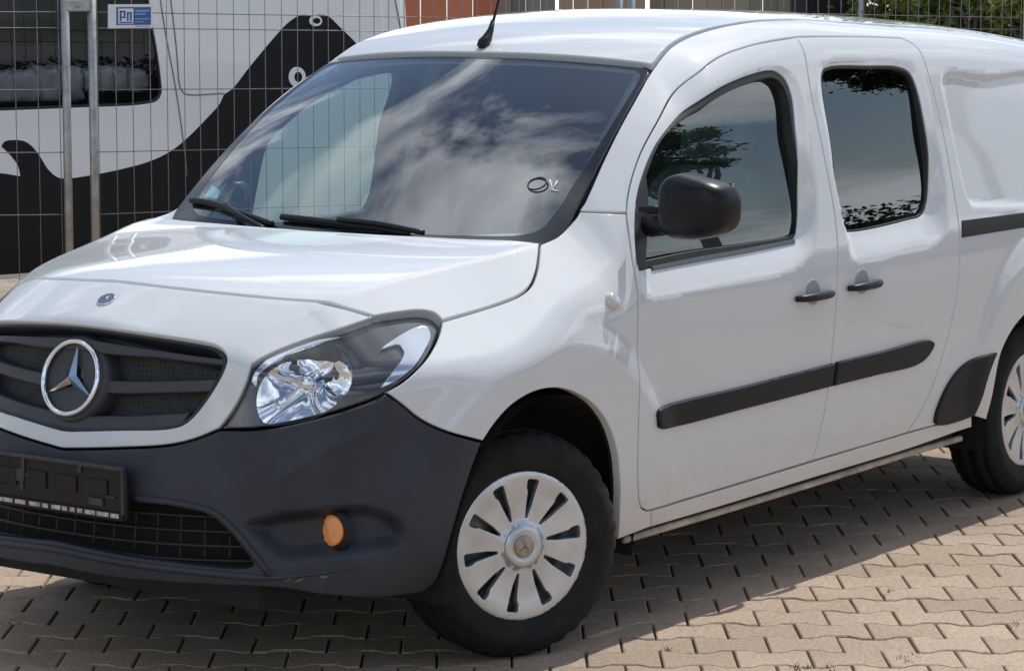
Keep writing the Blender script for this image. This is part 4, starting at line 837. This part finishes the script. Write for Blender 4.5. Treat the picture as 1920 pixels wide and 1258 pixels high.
fence_panel(pl_, np.array([-.70, .714])/np.hypot(.70, .714), 3.4, 'wire fence panel left of the paired posts, in front of the minibus window', 0., .104)
fence_panel(prt, FD, 3.45, 'wire fence panel right of the paired posts, behind the van windscreen', -.016)
p2_ = prt+FD*3.50; fence_panel(p2_, FD, 3.45, 'wire fence panel behind the van roof in front of the red wall', -.016)
p3_ = p2_+FD*3.50; fence_panel(p3_, FD, 3.45, 'wire fence panel farthest right, in front of the grey boards', -.016)
# coupling clamp of the two posts
clamp = empty('tube_clamp', (POST[0], POST[1], 1.745), 'galvanised clamp joining the two fence posts near the top', 'clamp')
box('clamp_plate', (0, 0, 0), (.115, .05, .055), ZINC, clamp, rot=[[.583, .813, 0], [-.813, .583, 0], [0, 0, 1]], bev=.008); lathe('clamp_bolt', [(0, .011), (.018, .011), (.019, 0)], (-.02, -.014, 0), (-.81, -.58, 0), ZINC, clamp, 6)
# small sign tied to the fence
def plane_hit(px, p0, n):
    D = ray_dirs([px])[0]; n3 = np.array([n[0], n[1], 0]); p3 = np.array([p0[0], p0[1], 0]); return CAM+D*(((p3-CAM)@n3)/(D@n3))
sgn_n = FN; sp0 = prt-FN*.012
c4 = [plane_hit(p, sp0, FN) for p in ((203, 54), (286, 53), (285, 9), (203, 9))]
sg = empty('small_sign', tuple(c4[0]), 'small white and blue sign tied to the wire fence', 'sign'); W3 = mat('sign_white', (.72, .74, .78), .4); B3 = mat('sign_blue', (.035, .10, .32), .4); B4 = mat('sign_light_blue', (.22, .36, .62), .4)
def sign_rect(name, x0, x1, y0, y1, m_, lift, th=.001):
    o0 = c4[0]; ex = c4[1]-c4[0]; ez = c4[3]-c4[0]; nn = -np.array([FN[0], FN[1], 0]); q0 = [ex*a+ez*b for a, b in ((x0, y0), (x1, y0), (x1, y1), (x0, y1))]
    mesh_obj(name, [v+nn*lift for v in q0]+[v+nn*(lift-th) for v in q0], [(0, 1, 2, 3), (7, 6, 5, 4), (0, 4, 5, 1), (1, 5, 6, 2), (2, 6, 7, 3), (3, 7, 4, 0)], m_, sg, smooth=False)
sign_rect('board', 0, 1, 0, 1, W3, 0, .004); sign_rect('blue_field', .18, .96, .13, .88, B3, .001); sign_rect('logo_square', .22, .56, .17, .82, W3, .002)
for r_ in ((.25, .29, .30, .72), (.25, .38, .66, .73), (.34, .38, .42, .73), (.29, .38, .42, .48), (.41, .45, .30, .66), (.41, .52, .60, .67), (.48, .52, .30, .62), (.24, .54, .20, .26)): sign_rect('logo_stroke', *r_, B3, .003)
for r_ in ((.60, .92, .68, .76), (.60, .84, .56, .62), (.60, .93, .36, .41), (.60, .80, .24, .28)): sign_rect('text_line', *r_, B4, .002)
sign_rect('text_line', .60, .93, .05, .09, B4, .0015)

# ------------------------------------------------------------------ minibus behind the fence
MB0 = POST+FN*1.05
MW = paint_dirty('minibus_white', (.78, .82, .86), (.5, .48, .45), .2, .7); MBK = mat('minibus_black_print', (.004, .0045, .007), .45, spec=.25)
mb = empty('minibus', (MB0[0], MB0[1], 0), 'white minibus with a large black animal print, parked behind the wire fence', 'minibus')
M3 = np.array([MB0[0], MB0[1], 0]); D3 = np.array([FD[0], FD[1], 0]); N3 = np.array([FN[0], FN[1], 0])
def mbc(px):                              # photograph point -> (along, up) on the minibus flank
    P = plane_hit(px, MB0, FN)-M3; return np.array([P@D3, P[2]])
def curv(z): return .055*np.clip((z-1.05)/1.2, 0, 1.2)**1.8+.05*np.clip((.62-z)/.5, 0, 1)**2
SEND = float(mbc((786, 20))[0])
def mb_fn(uv):
    s_, z = uv[:, 0], uv[:, 1]; endr = np.clip((s_-(SEND-.16))/.2, 0, 1)**2*.16; return D3*s_[:, None]+N3*(curv(z)+endr)[:, None]+np.c_[np.zeros((len(z), 2)), z]
MBC = ChartFn(mb_fn, lambda P: np.c_[P@D3, P[:, 2]]); e = MBC.nrm(mb_fn(np.array([[0, 1.]]))); MBC.sgn = 1 if (e@N3)[0] < 0 else -1
s0 = -2.6
ol = np.array([(s0, .34), (SEND-.03, .34), (SEND+.02, 1.0), (SEND-.02, 1.55), (SEND-.10, 2.0), (SEND-.22, 2.28), (s0, 2.28)]); ol = smooth_path(ol, [1, 1, 0, 0, 0, 1, 1], .05)
wl = np.array([mbc(p) for p in ((-330, 222), (-100, 212), (0, 208), (150, 202), (270, 196), (296, 189), (304, 175), (303, 150), (296, 90), (288, 40), (281, -20), (272, -80), (250, -95), (0, -95), (-330, -95))]); wl = smooth_path(wl, [1, 0, 0, 0, 0, 0, 0, 0, 0, 0, 0, 0, 0, 0, 1], .03)
panel('side_panel', MBC, [ol, wl], MW, mb, gap=0, r=.006, depth=.03, grid=.07, hole_gap=0)
cw = wl.mean(0); wl2 = cw+(wl-cw)*[.988, .965]
panel('window_seal', MBC, [wl, wl2], RUBBER, mb, gap=0, r=.003, depth=.02, grid=.05, off=-.002)
panel('window', MBC, [wl2], glass('minibus_glass', (.55, .56, .57), .35), mb, gap=-.004, r=.001, depth=.002, grid=.08, off=-.01)
pr2 = [(-330, 330), (-100, 322), (0, 325), (38, 331, C_), (34, 312), (18, 290), (2, 275, C_), (8, 266), (25, 263), (45, 265), (60, 275), (75, 294), (90, 318), (108, 333), (125, 335), (165, 330), (230, 317), (280, 303), (320, 284), (350, 260), (390, 220), (412, 195), (420, 178, C_), (435, 168), (470, 125), (510, 78), (540, 46), (560, 32), (575, 28), (588, 32, C_), (592, 30), (600, 28), (618, 31), (640, 52), (670, 83), (688, 112), (676, 142), (636, 166), (580, 190), (528, 226), (498, 280), (482, 350), (468, 430), (455, 560, C_)]
u_ = np.array([mbc(p[:2]) for p in pr2]); u_[:, 0] = np.minimum(u_[:, 0], SEND-.02); cor = [len(p) > 2 for p in pr2]; cor[0] = True; u_ = np.vstack([u_, [(u_[-1, 0]-.05, .36), (s0+.03, .36)]]); cor += [True, True]
sea = smooth_path(u_, cor, .03); panel('black_print', MBC, [sea], MBK, mb, gap=0, r=.0008, depth=.002, grid=.07, off=.002)
for (c_, ro_, ri_) in (((594, 40), (12, 10), (7, 5.5)), ((557, 145), (16, 19), (7.5, 9.5))):
    th = np.linspace(0, 2*math.pi, 36, endpoint=False); o1 = np.array([mbc((c_[0]+ro_[0]*math.cos(t), c_[1]+ro_[1]*math.sin(t))) for t in th]); o2 = np.array([mbc((c_[0]+2+ri_[0]*math.cos(t), c_[1]+ri_[1]*math.sin(t))) for t in th])
    panel('white_ring_print', MBC, [o1, o2], MW, mb, gap=0, r=.0005, depth=.001, grid=.03, off=.0045, hole_gap=0)
SEAM = mat('minibus_seam', (.16, .18, .21), .7)
for pl in (((297, -60), (312, 60), (330, 170), (345, 280), (350, 330)), ((320, -40), (332, 90), (338, 165), (345, 176), (420, 176)), ((738, -30), (752, 40), (760, 95))):
    uvp = smooth_path(np.array([mbc(p) for p in pl]), [0]*len(pl), .04, closed=False); P = mb_fn(uvp)-N3*.0015; tube('panel_seam', P, .0035, SEAM, mb, 6)
# load visible behind the glass: pale sacks on a sill, dark cabin
SACKL = ['large pale sack at the left edge of the photo inside the minibus', 'broad pale sack left of the paired fence posts inside the minibus', 'pale sack just behind the left one of the paired posts', 'tall pale sack showing between and behind the paired fence posts', 'first small white sack right of the paired fence posts', 'second small white sack right of the paired fence posts', 'third small white sack right of the paired fence posts', 'small white sack in the right corner of the minibus window']
BAG = mat('sack_white', (.52, .55, .58), .8, var=.25, vscale=12, bump=.6, bscale=25); xs_ = -2.3
for kq, (px0, px1, y0, y1) in enumerate(((-8, 50, 138, 200), (48, 98, 136, 198), (96, 135, 130, 196), (140, 178, 128, 190), (178, 208, 132, 172), (206, 236, 128, 172), (232, 262, 130, 172), (263, 300, 135, 172))):
    a, b = mbc((px0, y1)), mbc((px1, y0)); ctr_ = M3+D3*(a[0]+b[0])/2+N3*.20+np.array([0, 0, (a[1]+b[1])/2])
    ob = superell('sack', ctr_, ((b[0]-a[0])*.53, .10, (b[1]-a[1])*.54), BAG, None, .45, .5, rot=np.c_[D3, N3, [0, 0, 1]], nu=20, nv=12); n_ = ob.data
    for v in n_.vertices: v.co += Vector(rng.normal(0, .006, 3))
    tag(ob, SACKL[kq], 'sack', 'sacks inside the minibus')
box('window_ledge', D3*((s0+SEND)/2-1.2)+N3*.30+np.array([0, 0, 1.22]), (3.3, .45, .05), DARK, mb, rot=np.c_[D3, N3, [0, 0, 1]]); box('cabin_lining', D3*((s0+SEND)/2)+N3*1.2+np.array([0, 0, 1.35]), (SEND-s0-.4, .03, 1.7), mat('cabin_dark', (.03, .03, .032), .9), mb, rot=np.c_[D3, N3, [0, 0, 1]])
box('roof', D3*((s0+SEND)/2-.12)+N3*1.05+np.array([0, 0, 2.33]), (SEND-s0-.3, 1.9, .10), MW, mb, rot=np.c_[D3, N3, [0, 0, 1]], bev=.045); box('far_side', D3*((s0+SEND)/2)+N3*2.0+np.array([0, 0, 1.3]), (SEND-s0-.1, .04, 1.95), MW, mb, rot=np.c_[D3, N3, [0, 0, 1]])
box('end_panel', D3*(SEND-.05)+N3*1.08+np.array([0, 0, 1.15]), (.05, 1.74, 1.62), MW, mb, rot=np.c_[D3, N3, [0, 0, 1]], bev=.02); box('floor', D3*((s0+SEND)/2)+N3*1.05+np.array([0, 0, .40]), (SEND-s0-.2, 1.8, .12), UNDER, mb, rot=np.c_[D3, N3, [0, 0, 1]])
for s_ in (s0+.9, SEND-.85):
    for d_ in (.14, 1.9): lathe('tyre', [(-.1, .2), (-.1, .30), (-.08, .335), (.08, .335), (.1, .30), (.1, .2), (.06, .0)], D3*s_+N3*d_+np.array([0, 0, .336]), -N3, TYRE, mb, 32)

# ------------------------------------------------------------------ walls and greenery behind
def wall_boards(name, pxa, pxb, depth_a, depth_b, width, hgt, m_, label, cat, part='board', lean=0.):
    def pt(px, dep): P = CAM[:2]+dep*np.array([math.cos(YAW), math.sin(YAW)])+CR[:2]/np.linalg.norm(CR[:2])*((px-PW/2)/FPX*dep); return P
    a, b = pt(pxa, depth_a), pt(pxb, depth_b); Lw = np.linalg.norm(b-a); t = (b-a)/Lw; n = np.array([t[1], -t[0]]); r_ = empty(name, (a[0], a[1], 0), label, cat); bm = None; cnt = max(1, int(Lw/width))
    for i in range(cnt):
        if bm is None: bm = box(part, (0, 0, 0), (width*.92, .03, hgt), m_, r_, rot=[[t[0], n[0], 0], [t[1], n[1], 0], [0, 0, 1]]); o = bm
        else: o = bm.copy(); link(o, r_)
        o.location = (t[0]*width*(i+.5)+n[0]*random.uniform(0, .012), t[1]*width*(i+.5)+n[1]*random.uniform(0, .012), hgt/2+random.uniform(-.01, .01))
    return r_
def board_mat(name, a, b):
    m = mat(name, a, .8, bump=.4, bscale=30); t = m.node_tree; bs = t.nodes['Principled BSDF']; oi = t.nodes.new('ShaderNodeObjectInfo'); mi = t.nodes.new('ShaderNodeMix'); mi.data_type = 'RGBA'; mi.inputs[6].default_value = (*a, 1); mi.inputs[7].default_value = (*b, 1); t.links.new(oi.outputs['Random'], mi.inputs[0]); t.links.new(mi.outputs[2], bs.inputs['Base Color']); return m
wall_boards('board_wall', 690, 940, 21, 21.4, .21, 2.6, board_mat('red_boards', (.42, .12, .06), (.55, .20, .11)), 'orange red board wall behind the aerial and the wire fence', 'wall')
wall_boards('board_wall', 930, 1060, 21.7, 21.9, .12, 2.7, board_mat('grey_boards', (.17, .17, .14), (.30, .28, .22)), 'grey green board wall next to the orange red wall', 'wall')
wall_boards('board_fence', 1045, 1230, 22.2, 22.4, .12, 2.5, board_mat('peach_boards', (.36, .24, .15), (.46, .34, .23)), 'peach brown board fence behind the front of the van roof', 'fence')
wall_boards('board_fence', 1215, 1500, 22.7, 23.0, .12, 2.5, board_mat('pale_boards', (.25, .22, .17), (.42, .36, .27)), 'pale grey brown board fence left of the dark gate', 'fence')
wall_boards('dark_gate', 1476, 1612, 22.3, 22.6, .16, 2.4, board_mat('dark_boards', (.012, .014, .02), (.05, .05, .055)), 'dark slatted gate between the board fence and the green shrubs', 'gate', 'slat')
gpz = CAM[:2]+22.0*np.array([math.cos(YAW), math.sin(YAW)])+CR[:2]*((1611-PW/2)/FPX*22.0)
tag(tube('gate_post', [(gpz[0], gpz[1], 0), (gpz[0], gpz[1], 2.7)], .035, ZINC, None, 12), 'pale galvanised post at the right edge of the dark gate', 'post')
BARK = mat('bark', (.075, .058, .042), .95, var=.4, vscale=12, bump=.8, bscale=40)
def leaf_mat(name, a, b):
    m = board_mat(name, a, b); t = m.node_tree; bs = t.nodes['Principled BSDF']; g = t.nodes.new('ShaderNodeNewGeometry'); mi = [n for n in t.nodes if n.type == 'MIX'][0]; t.links.new(g.outputs['Random Per Island'], mi.inputs[0]); bs.inputs['Roughness'].default_value = .55
    bs.inputs['Transmission Weight'].default_value = 0; tr = t.nodes.new('ShaderNodeBsdfTranslucent'); mxs = t.nodes.new('ShaderNodeMixShader'); mxs.inputs[0].default_value = .42; t.links.new(mi.outputs[2], tr.inputs['Color']); o = [n for n in t.nodes if n.type == 'OUTPUT_MATERIAL'][0]
    for l in list(bs.inputs['Normal'].links): t.links.remove(l)
    t.links.new(bs.outputs[0], mxs.inputs[1]); t.links.new(tr.outputs[0], mxs.inputs[2]); t.links.new(mxs.outputs[0], o.inputs['Surface']); return m
LEAF1 = leaf_mat('leaf_green', (.07, .12, .025), (.20, .27, .07)); LEAF2 = leaf_mat('leaf_yellow_green', (.13, .18, .035), (.32, .35, .10)); LEAF3 = leaf_mat('leaf_dark', (.018, .035, .010), (.05, .08, .022))
def foliage(name, loc, trunk_h, rx, ry, rz, zc_, clumps, per, leaf, lm, label, cat, group=None, seed=0, stems=1):
    g = np.random.default_rng(seed); r_ = empty(name, (loc[0], loc[1], 0), label, cat, group); V_, F_ = [], []
    cen = []
    while len(cen) < clumps:
        p = g.uniform(-1, 1, 3)
        if .12 < (p**2).sum() < 1: cen.append(p*[rx, ry, rz]+[0, 0, zc_])
    cen = np.array(cen); cr_ = min(rx, rz)*.34
    for c in cen:
        rad = cr_*g.uniform(.6, 1.25); P = g.normal(0, .45, (per, 3))*rad*[1, 1, .75]+c
        for p in P:
            if p[2] < .05: continue
            n = g.normal(0, 1, 3)+[0, 0, .6]; n /= np.linalg.norm(n); a = np.cross(n, g.normal(0, 1, 3)); a /= np.linalg.norm(a); b = np.cross(n, a); l = leaf*g.uniform(.6, 1.3); w_ = l*.42; k = len(V_)
            V_ += [p-a*l*.5, p+b*w_*.5+n*l*.06, p+a*l*.5, p-b*w_*.5+n*l*.06]; F_ += [(k, k+1, k+2), (k, k+2, k+3)]
    mesh_obj('crown', V_, F_, lm, r_, smooth=False)
    for s_ in range(stems):
        o_ = g.normal(0, .12, 2)*(stems > 1); tp_ = np.array([o_[0]*3, o_[1]*3, trunk_h]); path = catmull(np.array([(o_[0], o_[1], 0), (o_[0]+g.normal(0, .04), o_[1]+g.normal(0, .04), trunk_h*.5), tp_]), .2); r0 = .05+.025*trunk_h/(stems**.5); tube('trunk', path, np.linspace(r0, r0*.55, len(path)), BARK, r_, 9)
        for c in cen[s_::max(stems, 1)][:9]:
            mid = (tp_+c)/2+g.normal(0, .1, 3); pth = catmull(np.array([tp_-[0, 0, .15], mid, c]), .25); tube('limb', pth, np.linspace(r0*.45, .012, len(pth)), BARK, r_, 6)
    return r_
def behind(px, dep): P = CAM[:2]+dep*np.array([math.cos(YAW), math.sin(YAW)])+CR[:2]*((px-PW/2)/FPX*dep); return P
foliage('shrub', behind(1665, 22.5), .7, .75, .6, 1.1, 1.35, 34, 130, .13, LEAF1, 'green shrub right beside the gate post, behind the van roof', 'shrub', seed=1, stems=3)
foliage('shrub', behind(1770, 22.0), .7, .75, .6, 1.15, 1.35, 36, 130, .13, LEAF2, 'yellowish green shrub in the middle of the row behind the van', 'shrub', seed=2, stems=3)
foliage('shrub', behind(1880, 21.5), .7, .80, .6, 1.15, 1.35, 36, 130, .13, LEAF1, 'darker green shrub at the right edge behind the van', 'shrub', seed=3, stems=3)
foliage('shrub', behind(1985, 21.0), .7, .85, .6, 1.2, 1.35, 30, 110, .13, LEAF2, 'light green shrub just past the right edge behind the van', 'shrub', seed=5, stems=3)
foliage('tree', behind(1800, 25), 1.9, 1.5, 1.3, 1.6, 3.0, 40, 120, .16, LEAF1, 'taller tree with a dark trunk standing behind the shrubs at upper right', 'tree', seed=8)
# near-side trees and an added unseen leafy row, mirrored in the van's paint and glass
foliage('tree', (21.3, -15.2), 4.6, 1.15, 1.1, 1.05, 6.3, 26, 420, .15, LEAF3, 'dark tree across the yard, mirrored in the front door window', 'tree', seed=11)
foliage('tree', (24.95, -11.1), 5.4, 1.25, 1.2, 1.15, 7.3, 30, 420, .15, LEAF3, 'dark tall tree across the yard, mirrored in the sliding door window', 'tree', seed=12)
hv, hf = [], []; hg = np.random.default_rng(31)  # added unseen leafy row that darkens the low horizon in the window reflections
for _ in range(13000):
    t_ = hg.random(); p = np.array([12+20*t_, -26+20*t_, 0])+[hg.normal(0, .45), hg.normal(0, .45), 2.5*hg.random()**.7+.25*math.sin(t_*23)*hg.random()]; n = hg.normal(0, 1, 3); n /= np.linalg.norm(n); a = np.cross(n, hg.normal(0, 1, 3)); a /= np.linalg.norm(a); b = np.cross(n, a); k = len(hv); hv += [p-a*.075, p+b*.045, p+a*.075, p-b*.045]; hf += [(k, k+1, k+2), (k, k+2, k+3)]
HC = np.array([22, -16, 0]); hd = empty('standin_hedge', tuple(HC), 'long dark leafy row added out of view, standing in for the skyline and cars mirrored low in the van windows', 'standin_hedge'); mesh_obj('foliage', [np.array(v)-HC for v in hv], hf, LEAF3, hd, smooth=False)
hm_ = mat('hedge_core', (.012, .02, .008), .95, var=.4, vscale=6); cv = []  # solid dark filler, added so no sky shows between the leaves
for t_ in np.linspace(0, 1, 41):
    for sx_, zz in ((-.32, 0), (-.36, 1.1), (-.22, 1.95+.12*math.sin(t_*31)), (.22, 1.95+.12*math.sin(t_*37+1)), (.36, 1.1), (.32, 0)): cv.append(np.array([12+20*t_+sx_*.707, -26+20*t_-sx_*.707, zz])-HC)
mesh_obj('opaque_filler', cv, [(i*6+j, i*6+j+1, (i+1)*6+j+1, (i+1)*6+j) for i in range(40) for j in range(5)], hm_, hd)
for t_ in np.linspace(.03, .97, 12): tube('stem', [(12+20*t_-22, -26+20*t_+16, 0), (12+20*t_-21.9, -26+20*t_+16, 1.9)], [.06, .03], BARK, hd, 7)
